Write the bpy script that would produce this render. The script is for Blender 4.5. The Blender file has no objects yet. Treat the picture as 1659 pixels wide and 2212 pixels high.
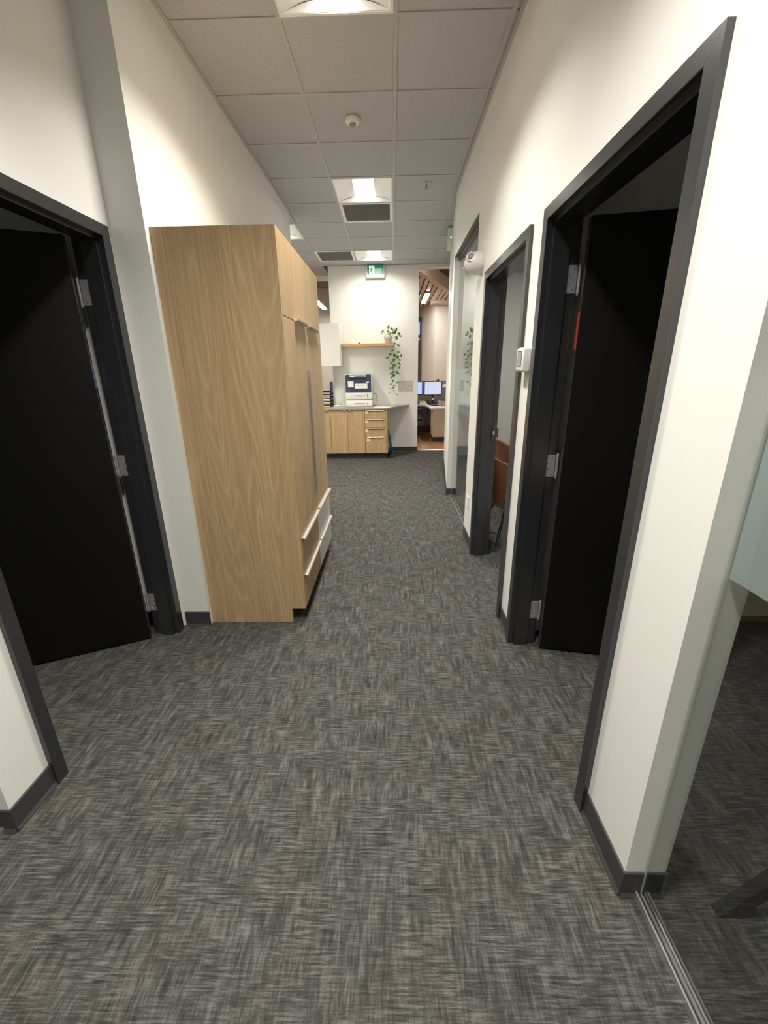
import bpy, bmesh, math, random
from mathutils import Vector, Matrix, Euler

random.seed(7)
SC = bpy.context.scene
COL = SC.collection
PI = math.pi

# ------------------------------------------------------------------ camera
CAM_Z = 1.5426
cam_d = bpy.data.cameras.new('camera')
cam = bpy.data.objects.new('camera', cam_d)
COL.objects.link(cam)
_yaw, _pitch, _roll = -0.02365, 0.30871, -0.01414
_M = (Matrix.Rotation(-_yaw, 3, 'Z') @ Matrix.Rotation(PI / 2 - _pitch, 3, 'X') @ Matrix.Rotation(_roll, 3, 'Z'))
cam.matrix_world = Matrix.Translation((0, 0, CAM_Z)) @ _M.to_4x4()
cam_d.sensor_fit = 'VERTICAL'
cam_d.sensor_height = 24.0
cam_d.lens = 873.7118 / 2212 * 24.0
cam_d.shift_y = (1078.9106 - 1106) / 2212
cam_d.shift_x = (829.5 - 828.4557) / 2212
cam_d.clip_start = 0.02
SC.camera = cam

# ------------------------------------------------------------------ world, exposure
w = bpy.data.worlds.new('world'); SC.world = w
w.use_nodes = True
w.node_tree.nodes['Background'].inputs[0].default_value = (0.55, 0.62, 0.75, 1)
w.node_tree.nodes['Background'].inputs[1].default_value = 0.02
SC.view_settings.view_transform = 'Standard'
SC.view_settings.look = 'None'
SC.view_settings.gamma = 1.0
SC.view_settings.use_curve_mapping = False
SC.view_settings.exposure = 0.0
LENS = 7.0             # radiance of the corridor light lenses
LAMP_W = 52.0          # watts of the lamp inside each corridor light
LAMP_SPREAD = 120      # its beam, degrees
LIGHT_COL = (1.0, 0.965, 0.875)


# ------------------------------------------------------------------ materials
def lin(r, g, b):
    f = lambda c: (c / 255 / 12.92) if c / 255 <= 0.04045 else ((c / 255 + 0.055) / 1.055) ** 2.4
    return (f(r), f(g), f(b), 1.0)


class NT:
    def __init__(s, name):
        s.m = bpy.data.materials.new(name); s.m.use_nodes = True
        s.t = s.m.node_tree; s.b = s.t.nodes['Principled BSDF']; s.out = s.t.nodes['Material Output']

    def n(s, typ, **kw):
        nd = s.t.nodes.new(typ)
        for k, v in kw.items():
            if k.startswith('i_'):
                nd.inputs[k[2:].replace('_', ' ')].default_value = v
            else:
                setattr(nd, k, v)
        return nd

    def l(s, a, b):
        s.t.links.new(a, b)

    def math(s, op, a, b=None):
        nd = s.n('ShaderNodeMath', operation=op)
        for i, v in enumerate((a, b)):
            if v is None: continue
            if isinstance(v, (int, float)): nd.inputs[i].default_value = v
            else: s.l(v, nd.inputs[i])
        return nd.outputs[0]

    def ramp(s, fac, stops):
        nd = s.n('ShaderNodeValToRGB')
        el = nd.color_ramp.elements
        while len(el) < len(stops): el.new(0.5)
        for e, (p, c) in zip(el, stops):
            e.position = p; e.color = c
        s.l(fac, nd.inputs[0])
        return nd.outputs[0]

    def coord(s, scale=(1, 1, 1), per_object=False):
        tc = s.n('ShaderNodeTexCoord')
        mp = s.n('ShaderNodeMapping'); mp.inputs['Scale'].default_value = scale
        src = tc.outputs['Object']
        if per_object:
            oi = s.n('ShaderNodeObjectInfo')
            mul = s.n('ShaderNodeVectorMath', operation='SCALE')
            mul.inputs[0].default_value = (17.0, 31.0, 7.0)
            s.l(oi.outputs['Random'], mul.inputs['Scale'])
            ad = s.n('ShaderNodeVectorMath', operation='ADD')
            s.l(src, ad.inputs[0]); s.l(mul.outputs[0], ad.inputs[1]); src = ad.outputs[0]
        s.l(src, mp.inputs['Vector'])
        return mp.outputs['Vector']

    def noise(s, vec, scale, detail=2.0, rough=0.5, dist=0.0):
        nd = s.n('ShaderNodeTexNoise'); nd.inputs['Scale'].default_value = scale
        nd.inputs['Detail'].default_value = detail; nd.inputs['Roughness'].default_value = rough
        nd.inputs['Distortion'].default_value = dist
        s.l(vec, nd.inputs['Vector'])
        return nd.outputs['Fac']

    def bump(s, h, strength, dist=0.001):
        nd = s.n('ShaderNodeBump'); nd.inputs['Strength'].default_value = strength
        nd.inputs['Distance'].default_value = dist
        s.l(h, nd.inputs['Height']); s.l(nd.outputs[0], s.b.inputs['Normal'])


def plain(name, col, rough=0.5, metal=0.0, bump=0.0, bscale=300, spec=0.5, vary=0.0):
    t = NT(name)
    t.b.inputs['Roughness'].default_value = rough
    t.b.inputs['Metallic'].default_value = metal
    t.b.inputs['Specular IOR Level'].default_value = spec
    v = t.coord(per_object=True)
    f = t.noise(v, 3.0, 3)
    d = vary
    t.l(t.ramp(f, [(0.3, tuple(c * (1 - d) for c in col[:3]) + (1,)), (0.7, tuple(min(1, c * (1 + d)) for c in col[:3]) + (1,))]), t.b.inputs['Base Color'])
    if bump:
        t.bump(t.noise(v, bscale, 2), bump)
    return t.m


def emit(name, col, strength):
    t = NT(name)
    t.b.inputs['Base Color'].default_value = (0.8, 0.8, 0.8, 1)
    t.b.inputs['Emission Color'].default_value = tuple(col[:3]) + (1,)
    t.b.inputs['Emission Strength'].default_value = strength
    return t.m


def paint(name, col, rough=0.42):
    t = NT(name)
    v = t.coord()
    f = t.noise(v, 1.3, 3)
    t.l(t.ramp(f, [(0.3, tuple(c * 0.985 for c in col[:3]) + (1,)), (0.7, col)]), t.b.inputs['Base Color'])
    t.b.inputs['Roughness'].default_value = rough
    t.b.inputs['Specular IOR Level'].default_value = 0.35
    t.bump(t.noise(v, 140, 3, 0.6), 0.12, 0.0012)
    return t.m


def wood(name, dark, mid, light, axis='z', rough=0.5, freq=1.0):
    t = NT(name)
    ax = {'z': (1, 1, 0.10), 'x': (0.10, 1, 1), 'y': (1, 0.10, 1)}[axis]
    ax2 = {'z': (1, 1, 0.025), 'x': (0.025, 1, 1), 'y': (1, 0.025, 1)}[axis]
    v = t.coord(ax, per_object=True); v2 = t.coord(ax2, per_object=True)
    big = t.noise(v, 3.4 * freq, 1.5, 0.4, 0.15)
    # contour lines of a stretched field give the cathedral figure
    rings = t.math('FRACT', t.math('MULTIPLY', big, 30.0))
    tri = t.math('ABSOLUTE', t.math('SUBTRACT', t.math('MULTIPLY', rings, 2.0), 1.0))
    tri = t.math('MULTIPLY', t.math('POWER', tri, 4.0), t.noise(v, 5.0 * freq, 2, 0.5))
    fine = t.noise(v2, 75 * freq, 3, 0.6)
    pore = t.noise(v2, 230 * freq, 2, 0.5)
    wide = t.noise(v2, 6 * freq, 2, 0.5)
    s1 = t.math('ADD', t.math('MULTIPLY', tri, 0.26), t.math('MULTIPLY', fine, 0.40))
    s2 = t.math('ADD', s1, t.math('ADD', t.math('MULTIPLY', pore, 0.2), t.math('MULTIPLY', wide, 0.2)))
    t.l(t.ramp(s2, [(0.32, dark), (0.47, mid), (0.68, light)]), t.b.inputs['Base Color'])
    t.b.inputs['Roughness'].default_value = rough
    t.b.inputs['Specular IOR Level'].default_value = 0.35
    t.bump(pore, 0.06, 0.0006)
    return t.m


def carpet():
    t = NT('carpet')
    tc = t.n('ShaderNodeTexCoord')
    sep = t.n('ShaderNodeSeparateXYZ'); t.l(tc.outputs['Object'], sep.inputs[0])

    def vec(sx, sy, off=0.0):
        c = t.n('ShaderNodeCombineXYZ')
        t.l(t.math('MULTIPLY', sep.outputs[0], sx), c.inputs[0])
        t.l(t.math('MULTIPLY', sep.outputs[1], sy), c.inputs[1])
        c.inputs[2].default_value = off
        return c.outputs[0]
    rows = t.noise(vec(13, 165, 3), 1.0, 3, 0.65)           # streaks across the corridor
    cols = t.noise(vec(52, 8.5, 9), 1.0, 2, 0.6)            # short bars along it
    cols2 = t.noise(vec(150, 22, 21), 1.0, 2, 0.6)
    colm = t.math('ADD', t.math('MULTIPLY', cols, 0.6), t.math('MULTIPLY', cols2, 0.4))
    # patches where one or the other wins
    wsel = t.n('ShaderNodeMapRange'); wsel.inputs['From Min'].default_value = 0.40; wsel.inputs['From Max'].default_value = 0.60
    wsel.inputs['To Min'].default_value = 0.22; wsel.inputs['To Max'].default_value = 0.75
    t.l(t.noise(vec(6.5, 9.0, 5), 1.0, 2), wsel.inputs['Value'])
    mx = t.n('ShaderNodeMix', data_type='FLOAT')
    t.l(wsel.outputs[0], mx.inputs['Factor']); t.l(rows, mx.inputs['A']); t.l(colm, mx.inputs['B'])
    fib = t.noise(vec(330, 420, 2), 1.0, 2, 0.6)
    blot = t.noise(vec(16, 9, 7), 1.0, 2, 0.5)
    s = t.math('ADD', t.math('MULTIPLY', mx.outputs[0], 0.80), t.math('MULTIPLY', fib, 0.22))
    s = t.math('ADD', s, t.math('MULTIPLY', blot, 0.12))
    base = t.ramp(s, [(0.43, lin(37, 37, 38)), (0.56, lin(68, 67, 65)), (0.70, lin(108, 106, 102))])
    # olive and slate tints in blocks
    tint = t.n('ShaderNodeMix', data_type='RGBA', blend_type='MULTIPLY')
    tint.inputs['Factor'].default_value = 0.45
    t.l(base, tint.inputs['A'])
    t.l(t.ramp(t.noise(vec(5.0, 4.0, 13), 1.0, 3), [(0.36, (0.92, 0.97, 1.03, 1)), (0.5, (1, 1, 1, 1)), (0.66, (1.12, 1.06, 0.88, 1))]), tint.inputs['B'])
    t.l(tint.outputs['Result'], t.b.inputs['Base Color'])
    t.b.inputs['Roughness'].default_value = 0.95
    t.b.inputs['Specular IOR Level'].default_value = 0.1
    ribs = t.math('SINE', t.math('MULTIPLY', sep.outputs[1], 2 * PI / 0.0065))
    h = t.math('ADD', t.math('MULTIPLY', ribs, 0.25), t.math('ADD', s, fib))
    t.bump(h, 0.55, 0.003)
    return t.m


def planks():
    t = NT('wood_floor')
    br = t.n('ShaderNodeTexBrick')
    br.inputs['Scale'].default_value = 1.0
    br.inputs['Brick Width'].default_value = 1.2; br.inputs['Row Height'].default_value = 0.15
    br.inputs['Mortar Size'].default_value = 0.002
    br.inputs['Color1'].default_value = lin(190, 140, 92); br.inputs['Color2'].default_value = lin(160, 112, 72)
    br.inputs['Mortar'].default_value = lin(90, 60, 40)
    t.l(t.coord(), br.inputs['Vector'])
    g = t.noise(t.coord((1.5, 30, 1)), 2.0, 4, 0.6)
    mx = t.n('ShaderNodeMix', data_type='RGBA', blend_type='MULTIPLY'); mx.inputs['Factor'].default_value = 0.7
    t.l(br.outputs['Color'], mx.inputs['A'])
    t.l(t.ramp(g, [(0.3, (0.7, 0.66, 0.62, 1)), (0.65, (1.05, 1.03, 1, 1))]), mx.inputs['B'])
    t.l(mx.outputs['Result'], t.b.inputs['Base Color'])
    t.b.inputs['Roughness'].default_value = 0.4
    return t.m


def acoustic():
    t = NT('acoustic_tile')
    v = t.coord(per_object=True)
    f = t.noise(v, 260, 3, 0.6)
    oi = t.n('ShaderNodeObjectInfo')
    t.l(t.ramp(f, [(0.30, lin(167, 169, 171)), (0.55, lin(191, 193, 195))]), t.b.inputs['Base Color'])
    t.b.inputs['Roughness'].default_value = 0.9
    t.b.inputs['Specular IOR Level'].default_value = 0.1
    t.bump(f, 0.25, 0.001)
    return t.m


def glass(name, tint=(0.955, 0.975, 0.962)):
    t = NT(name)
    t.t.nodes.remove(t.b)
    # both faces of the pane mirror; the inner side of a face only lets light through
    fr = t.n('ShaderNodeFresnel'); fr.inputs[0].default_value = 1.5
    geo = t.n('ShaderNodeNewGeometry')
    fac = t.math('MINIMUM', t.math('MULTIPLY', fr.outputs[0], 1.55), 1.0)
    fac = t.math('MULTIPLY', fac, t.math('SUBTRACT', 1.0, geo.outputs['Backfacing']))
    tr = t.n('ShaderNodeBsdfTransparent'); tr.inputs[0].default_value = tint + (1,)
    gl = t.n('ShaderNodeBsdfGlossy'); gl.inputs['Roughness'].default_value = 0.0
    mx = t.n('ShaderNodeMixShader')
    t.l(fac, mx.inputs[0]); t.l(tr.outputs[0], mx.inputs[1]); t.l(gl.outputs[0], mx.inputs[2])
    t.l(mx.outputs[0], t.out.inputs[0])
    return t.m


def film():
    t = NT('frosted_film')
    t.b.inputs['Base Color'].default_value = lin(206, 214, 216)
    t.b.inputs['Roughness'].default_value = 0.45
    tr = t.n('ShaderNodeBsdfTransparent'); tr.inputs[0].default_value = (0.9, 0.95, 0.97, 1)
    tl = t.n('ShaderNodeBsdfTranslucent'); tl.inputs[0].default_value = lin(196, 208, 212)
    m1 = t.n('ShaderNodeMixShader'); m1.inputs[0].default_value = 0.4
    t.l(t.b.outputs[0], m1.inputs[1]); t.l(tl.outputs[0], m1.inputs[2])
    m2 = t.n('ShaderNodeMixShader')
    f = t.noise(t.coord(), 900, 1)
    m2.inputs[0].default_value = 0.22
    t.l(m1.outputs[0], m2.inputs[1]); t.l(tr.outputs[0], m2.inputs[2])
    t.l(m2.outputs[0], t.out.inputs[0])
    return t.m


M = {}
M['wall'] = paint('wall_paint', lin(234, 233, 228))
M['wall_far'] = paint('wall_paint_beige', lin(206, 197, 186))
M['wall_grey'] = paint('wall_paint_grey', lin(200, 196, 188))
M['roof_dark'] = paint('ceiling_paint_dark', lin(120, 122, 112))
M['carpet'] = carpet()
M['planks'] = planks()
M['tile'] = acoustic()
M['tee'] = plain('ceiling_grid', lin(182, 182, 180), 0.45, bump=0.05, vary=0.02)
M['base'] = plain('rubber_base', lin(58, 59, 61), 0.5, bump=0.1, vary=0.08)
M['frame'] = plain('frame_paint', lin(40, 41, 45), 0.27, bump=0.06, bscale=500, spec=1.0, vary=0.04)
M['door'] = plain('door_paint', lin(12, 12, 13), 0.5, bump=0.06, bscale=400, spec=0.3, vary=0.06)
M['edge'] = plain('door_edge', lin(66, 64, 60), 0.5, vary=0.1)
M['steel'] = plain('hinge_steel', lin(176, 178, 180), 0.38, 0.55, bump=0.05, vary=0.05)
M['screw'] = plain('screw_steel', lin(215, 215, 218), 0.25, 0.9, vary=0.03)
M['oak'] = wood('oak_laminate', lin(172, 143, 107), lin(190, 161, 124), lin(206, 178, 142))
M['oak_h'] = wood('oak_shelf', lin(176, 140, 98), lin(196, 160, 115), lin(214, 180, 136), axis='x')
M['oak_c'] = wood('oak_counter_front', lin(174, 144, 104), lin(192, 163, 123), lin(207, 179, 141))
M['slat'] = wood('slat_wood', lin(176, 154, 138), lin(196, 174, 158), lin(208, 188, 172), axis='y')
M['white'] = plain('white_laminate', lin(226, 225, 218), 0.45, bump=0.03, vary=0.01)
M['pull'] = plain('pull_metal', lin(196, 186, 174), 0.36, 0.75, bump=0.03, vary=0.03)
M['stone'] = plain('counter_laminate', lin(158, 150, 142), 0.4, bump=0.05, vary=0.12)
M['alu'] = plain('aluminium', lin(205, 203, 198), 0.3, 0.8, vary=0.04)
M['black'] = plain('black_plastic', lin(30, 30, 33), 0.45, bump=0.05, vary=0.1)
M['plastic'] = plain('white_plastic', lin(228, 227, 221), 0.4, bump=0.02, vary=0.01)
M['grey'] = plain('grey_plastic', lin(150, 152, 156), 0.45, vary=0.04)
M['navy'] = plain('printer_blue', lin(52, 63, 92), 0.45, bump=0.03, vary=0.06)
M['yellow'] = plain('yellow_note', lin(232, 222, 150), 0.8, vary=0.02)
M['lime'] = plain('bright_yellow_paper', lin(225, 225, 70), 0.8, vary=0.03)
M['pink'] = plain('pink_note', lin(235, 110, 120), 0.8, vary=0.03)
M['paper'] = plain('paper', lin(236, 234, 226), 0.85, vary=0.01)
M['pencil'] = plain('pencil_line', lin(140, 136, 140), 0.8, vary=0.1)
M['sleeve'] = plain('plastic_sleeve', lin(205, 202, 196), 0.25, vary=0.01)
M['leaf'] = plain('pothos_leaf', lin(92, 128, 62), 0.42, bump=0.1, bscale=60, vary=0.3)
M['leaf_pale'] = plain('pothos_leaf_pale', lin(168, 188, 128), 0.45, bump=0.1, bscale=60, vary=0.15)
M['leaf_dry'] = plain('pothos_leaf_dry', lin(112, 92, 76), 0.6, vary=0.15)
M['vine'] = plain('vine_stem', lin(138, 142, 100), 0.55, vary=0.15)
M['soil'] = plain('soil', lin(60, 48, 38), 0.95, bump=0.6, bscale=120, vary=0.3)
M['pot'] = plain('pot_ceramic', lin(214, 208, 204), 0.4, bump=0.05, vary=0.05)
M['green'] = emit('sign_green', lin(0, 120, 84), 0.35)
M['green'].node_tree.nodes['Principled BSDF'].inputs['Base Color'].default_value = lin(20, 130, 96)
M['green'].node_tree.nodes['Principled BSDF'].inputs['Roughness'].default_value = 0.12
M['signwhite'] = emit('sign_white', lin(220, 255, 245), 0.55)
M['led'] = emit('led_green', (0.1, 1.0, 0.45), 6.0)
M['lens'] = emit('light_lens', LIGHT_COL, LENS)
M['lamp'] = emit('far_lamp', (1.0, 0.96, 0.9), 100.0)
M['lamp_b'] = emit('room_lamp', (1.0, 0.97, 0.9), 16.0)
M['reflector'] = plain('reflector_white', lin(240, 240, 236), 0.5, vary=0.0)
M['screen'] = emit('screen_blue', lin(150, 172, 215), 0.9)
M['screen_b'] = emit('screen_deep_blue', lin(110, 155, 245), 0.95)
M['screen_bar'] = emit('screen_bar', lin(196, 206, 226), 0.9)
M['screen_ink'] = emit('screen_ink', lin(120, 140, 180), 0.8)
M['sky_pane'] = emit('dusk_pane', lin(95, 155, 225), 0.9)
M['bronze'] = plain('bronze_frame', lin(92, 82, 74), 0.5, vary=0.08)
M['glass'] = glass('pane_glass')
M['film'] = film()
M['leather'] = plain('brown_leather', lin(128, 80, 58), 0.5, bump=0.2, bscale=180, vary=0.12)
M['teal'] = plain('teal_board', lin(44, 78, 86), 0.5, vary=0.12)
M['fabric'] = plain('partition_fabric', lin(142, 134, 128), 0.9, bump=0.2, vary=0.05)
M['pedestal'] = plain('pedestal_laminate', lin(226, 212, 194), 0.5, vary=0.03)
M['cup'] = plain('paper_cup', lin(206, 172, 146), 0.6, vary=0.08)
M['clear'] = plain('clear_cup', lin(205, 198, 198), 0.2, vary=0.02)
M['orange'] = plain('orange_tag', lin(205, 82, 48), 0.6, vary=0.05)
M['bluetag'] = plain('blue_tag', lin(110, 125, 175), 0.5, vary=0.05)
M['grille'] = plain('grille_grey', lin(142, 142, 140), 0.6, vary=0.04)
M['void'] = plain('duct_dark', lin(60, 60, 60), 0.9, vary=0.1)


# ------------------------------------------------------------------ mesh helpers
class B:
    """collects shapes in world coordinates and links them as ONE object"""
    def __init__(s):
        s.bm = bmesh.new()

    def box(s, x0, x1, y0, y1, z0, z1, bev=0.0, rot=None, seg=1):
        r = bmesh.ops.create_cube(s.bm, size=1.0)
        vs = r['verts']
        c = Vector(((x0 + x1) / 2, (y0 + y1) / 2, (z0 + z1) / 2))
        for v in vs:
            v.co = Vector((v.co.x * (x1 - x0), v.co.y * (y1 - y0), v.co.z * (z1 - z0)))
        if bev > 0:
            es = list({e for v in vs for e in v.link_edges})
            rb = bmesh.ops.bevel(s.bm, geom=es, offset=bev, segments=seg, affect='EDGES', profile=0.5)
            vs = list({v for f in rb['faces'] for v in f.verts} | {v for v in vs if v.is_valid})
        for v in vs:
            if rot is not None: v.co = rot @ v.co
            v.co += c
        return s

    def prism(s, pts, vec):
        """closed polygon pts (3D) pushed along vec"""
        vec = Vector(vec)
        a = [s.bm.verts.new(Vector(p)) for p in pts]
        b = [s.bm.verts.new(Vector(p) + vec) for p in pts]
        n = len(pts)
        s.bm.faces.new(a); s.bm.faces.new(b[::-1])
        for i in range(n):
            s.bm.faces.new((a[i], b[i], b[(i + 1) % n], a[(i + 1) % n]))
        return s

    def loft(s, A, Bp, caps=True):
        a = [s.bm.verts.new(Vector(p)) for p in A]
        b = [s.bm.verts.new(Vector(p)) for p in Bp]
        n = len(A)
        for i in range(n):
            s.bm.faces.new((a[i], b[i], b[(i + 1) % n], a[(i + 1) % n]))
        if caps:
            s.bm.faces.new(a); s.bm.faces.new(b[::-1])
        return s

    def tube(s, path, r, seg=8):
        path = [Vector(p) for p in path]
        rings = []
        for i, p in enumerate(path):
            d = (path[min(i + 1, len(path) - 1)] - path[max(i - 1, 0)]).normalized()
            up = Vector((0, 0, 1)) if abs(d.z) < 0.9 else Vector((1, 0, 0))
            u = d.cross(up).normalized(); v = d.cross(u).normalized()
            rr = r[i] if isinstance(r, (list, tuple)) else r
            rings.append([s.bm.verts.new(p + (u * math.cos(2 * PI * k / seg) + v * math.sin(2 * PI * k / seg)) * rr) for k in range(seg)])
        for a, b in zip(rings[:-1], rings[1:]):
            for k in range(seg):
                s.bm.faces.new((a[k], a[(k + 1) % seg], b[(k + 1) % seg], b[k]))
        s.bm.faces.new(rings[0][::-1]); s.bm.faces.new(rings[-1])
        return s

    def lathe(s, prof, c, axis='z', seg=20, arc=None):
        """prof = [(radius, height)], revolved round the axis through c"""
        c = Vector(c)
        ax = {'z': (Vector((1, 0, 0)), Vector((0, 1, 0)), Vector((0, 0, 1))),
              'x': (Vector((0, 1, 0)), Vector((0, 0, 1)), Vector((1, 0, 0))),
              'y': (Vector((1, 0, 0)), Vector((0, 0, 1)), Vector((0, 1, 0)))}[axis]
        rings = []
        for r, h in prof:
            if r < 1e-6:
                rings.append([s.bm.verts.new(c + ax[2] * h)])
            else:
                rings.append([s.bm.verts.new(c + ax[2] * h + (ax[0] * math.cos(2 * PI * k / seg) + ax[1] * math.sin(2 * PI * k / seg)) * r) for k in range(seg)])
        for a, b in zip(rings[:-1], rings[1:]):
            for k in range(seg):
                k2 = (k + 1) % seg
                if len(a) == 1 and len(b) == 1: continue
                if len(a) == 1: s.bm.faces.new((a[0], b[k2], b[k]))
                elif len(b) == 1: s.bm.faces.new((a[k], a[k2], b[0]))
                else: s.bm.faces.new((a[k], a[k2], b[k2], b[k]))
        if len(rings[0]) > 1: s.bm.faces.new(rings[0][::-1])
        if len(rings[-1]) > 1: s.bm.faces.new(rings[-1])
        return s

    def poly(s, pts, thick):
        """thin plate: planar polygon pts, thickness vector"""
        return s.prism(pts, thick)

    def build(s, name, mat, parent=None, smooth=False, zero=False):
        bmesh.ops.recalc_face_normals(s.bm, faces=s.bm.faces[:])
        co = [v.co for v in s.bm.verts]
        lo = Vector((min(c.x for c in co), min(c.y for c in co), min(c.z for c in co)))
        hi = Vector((max(c.x for c in co), max(c.y for c in co), max(c.z for c in co)))
        o0 = Vector((0, 0, 0)) if zero else Vector(((lo.x + hi.x) / 2, (lo.y + hi.y) / 2, (lo.z + hi.z) / 2 if parent else lo.z))
        for v in s.bm.verts: v.co -= o0
        me = bpy.data.meshes.new(name)
        s.bm.to_mesh(me); s.bm.free()
        me.materials.append(M[mat] if isinstance(mat, str) else mat)
        if smooth:
            for p in me.polygons: p.use_smooth = True
            try: me.set_sharp_from_angle(angle=math.radians(40))
            except Exception: pass
        o = bpy.data.objects.new(name, me)
        COL.objects.link(o)
        if parent is not None:
            o.parent = parent
            o.location = o0 - world_loc(parent)
        else:
            o.location = o0
        return o


def world_loc(o):
    v = Vector(o.location); p = o.parent
    while p is not None:
        v = v + Vector(p.location); p = p.parent
    return v


def tag(o, label=None, cat=None, group=None, kind=None):
    if label: o['label'] = label
    if cat: o['category'] = cat
    if group: o['group'] = group
    if kind: o['kind'] = kind
    return o


def empty(name, loc, label=None, cat=None, group=None, kind=None):
    o = bpy.data.objects.new(name, None); COL.objects.link(o)
    o.location = loc; o.empty_display_size = 0.1
    return tag(o, label, cat, group, kind)


def struct(o, label=None):
    return tag(o, label, None, None, 'structure')


def box(name, mat, x0, x1, y0, y1, z0, z1, parent=None, bev=0.0, seg=1, smooth=False):
    return B().box(x0, x1, y0, y1, z0, z1, bev, None, seg).build(name, mat, parent, smooth)


def kids(o):
    return list(o.children)


def copy_tree(o, delta=(0, 0, 0), parent=None):
    c = o.copy(); COL.objects.link(c)
    if parent is not None: c.parent = parent
    else: c.location = Vector(o.location) + Vector(delta)
    for ch in kids(o): copy_tree(ch, parent=c)
    return c


# ------------------------------------------------------------------ dimensions
CZ = 3.289                                  # ceiling
GX0, GW, GY0 = -0.5765, 0.6096, 2.746       # ceiling grid line, module, row line
XR, XRB = 0.69, 0.81                        # right wall faces
XL, XLD, XLB = -1.172, -1.345, -1.465       # left wall, door wall, its back
YF, YFB = 7.955, 8.12                       # far wall
YB = -4.9

# ------------------------------------------------------------------ floor
struct(B().box(-4.4, 4.4, YB, 8.115, -0.12, 0).build('floor', 'carpet', zero=True), 'dark grey corridor carpet with a woven crosshatch pattern')
struct(B().box(-4.6, 4.4, 8.115, 18.2, -0.12, -0.004).build('floor', 'planks', zero=True), 'warm wood plank floor of the open office beyond the corridor')
struct(B().prism([(0.49, 8.095, 0), (0.49, 8.14, 0), (0.49, 8.128, 0.006), (0.49, 8.107, 0.006)], (2.0, 0, 0)).build('trim_1', 'alu'), 'thin metal strip where carpet meets wood floor')

# ------------------------------------------------------------------ walls
# right wall: pieces left standing between the openings
b = B()
D1 = (1.070, 2.084); D2 = (2.267, 3.281); DZ = 2.203; CUT = 0.012
G1 = (3.68, 4.97); GZ = 2.707
G2 = (-1.7, 0.831)
for y0, y1 in ((G2[1], D1[0] + CUT), (D1[1] - CUT, D2[0] + CUT), (D2[1] - CUT, G1[0]), (YB, G2[0])):
    b.box(XR, XRB, y0, y1, 0, CZ)
for y0, y1 in (D1, D2):
    b.box(XR, XRB, y0 + CUT, y1 - CUT, DZ - CUT, CZ)
b.box(XR, XRB, G1[0], G1[1], GZ, CZ)
b.box(XR, XRB, G2[0], G2[1], GZ, CZ)
struct(b.build('wall_right', 'wall', zero=True), 'cream painted corridor wall with two black doors and glazing')
# the wall runs on past the glazing, turned a little away
struct(B().prism([(XR, 4.97, 0), (XRB, 4.97, 0), (1.03, 7.04, 0), (0.905, 7.05, 0)], (0, 0, CZ)).build('wall_right', 'wall', zero=True), 'angled cream wall piece beyond the far glazing')
# left wall
b = B()
D3 = (1.158, 2.172)
b.box(XLB, XLD, 0.99, D3[0] + CUT, 0, CZ)
b.box(XLB, XLD, D3[1] - CUT, 2.208, 0, CZ)
b.box(XLB, XLD, D3[0] + CUT, D3[1] - CUT, DZ - CUT, CZ)
b.box(XLB, XL, 2.208, 5.42, 0, CZ)
b.box(XLB, XLD, -1.7, 0.99, GZ, CZ)
b.box(XLB, XLD, YB, -1.7, 0, CZ)
struct(b.build('wall_left', 'wall', zero=True), 'cream painted corridor wall stepping out before the wardrobe')
struct(box('wall_far', 'wall', -1.107, 0.49, YF, YFB, 0, CZ), 'cream end wall behind the printer counter')
struct(box('wall_back', 'wall', -1.6, 1.0, YB - 0.12, YB, 0, CZ))
# beams over the two openings at the corridor end
struct(box('trim_2', 'wall', 0.49, 2.6, YF, YFB, 3.245, 4.3), 'white beam over the opening beside the end wall')
struct(box('trim_3', 'wall', -3.2, -1.107, 8.68, 8.80, 3.215, 4.3), 'white beam over the opening behind the wall cabinet')
struct(box('wall_far', 'wall', -1.107, 0.49, YF + 0.02, YFB, CZ + 0.03, 4.3), 'upper part of the end wall')
# room behind the right near door, with a glass front
WT = 2.95
struct(box('wall_right', 'wall', XRB, 4.0, 2.155, 2.255, 0, WT), 'partition between the two offices')
struct(box('wall_right', 'wall', 4.0, 4.1, YB, 7.15, 0, WT), 'outer wall of the offices')
struct(box('wall_right', 'wall', 0.98, 4.0, 7.05, 7.15, 0, WT), 'end wall of the second office')
struct(box('wall_right', 'wall', XRB, 4.0, YB - 0.1, YB, 0, WT))
struct(box('ceiling', 'tile', XRB, 4.1, YB, 2.2, WT, WT + 0.08), 'plain ceiling of the first office')
struct(B().prism([(XRB, 2.2, WT), (4.1, 2.2, WT), (4.1, 7.15, WT), (1.05, 7.15, WT), (1.03, 7.04, WT), (XRB, 4.97, WT)], (0, 0, 0.08)).build('ceiling', 'tile'), 'plain ceiling of the second office')
# room behind the left door
struct(box('wall_left', 'wall', -4.1, -4.0, YB, 2.31, 0, WT), 'outer wall of the dark office')
struct(box('wall_left', 'wall', -4.0, XLB, 2.21, 2.31, 0, WT), 'end wall of the dark office')
struct(box('wall_left', 'wall', -4.0, XLB, YB - 0.1, YB, 0, WT))
struct(box('ceiling', 'tile', -4.1, XLB, YB, 2.31, WT, WT + 0.08), 'plain ceiling of the dark office')
# niche to the left of the end wall
struct(box('wall_left', 'wall', -3.2, -3.1, 5.3, 8.8, 0, CZ))
struct(box('wall_left', 'wall', -3.1, XLB, 5.3, 5.42, 0, CZ))
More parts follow.
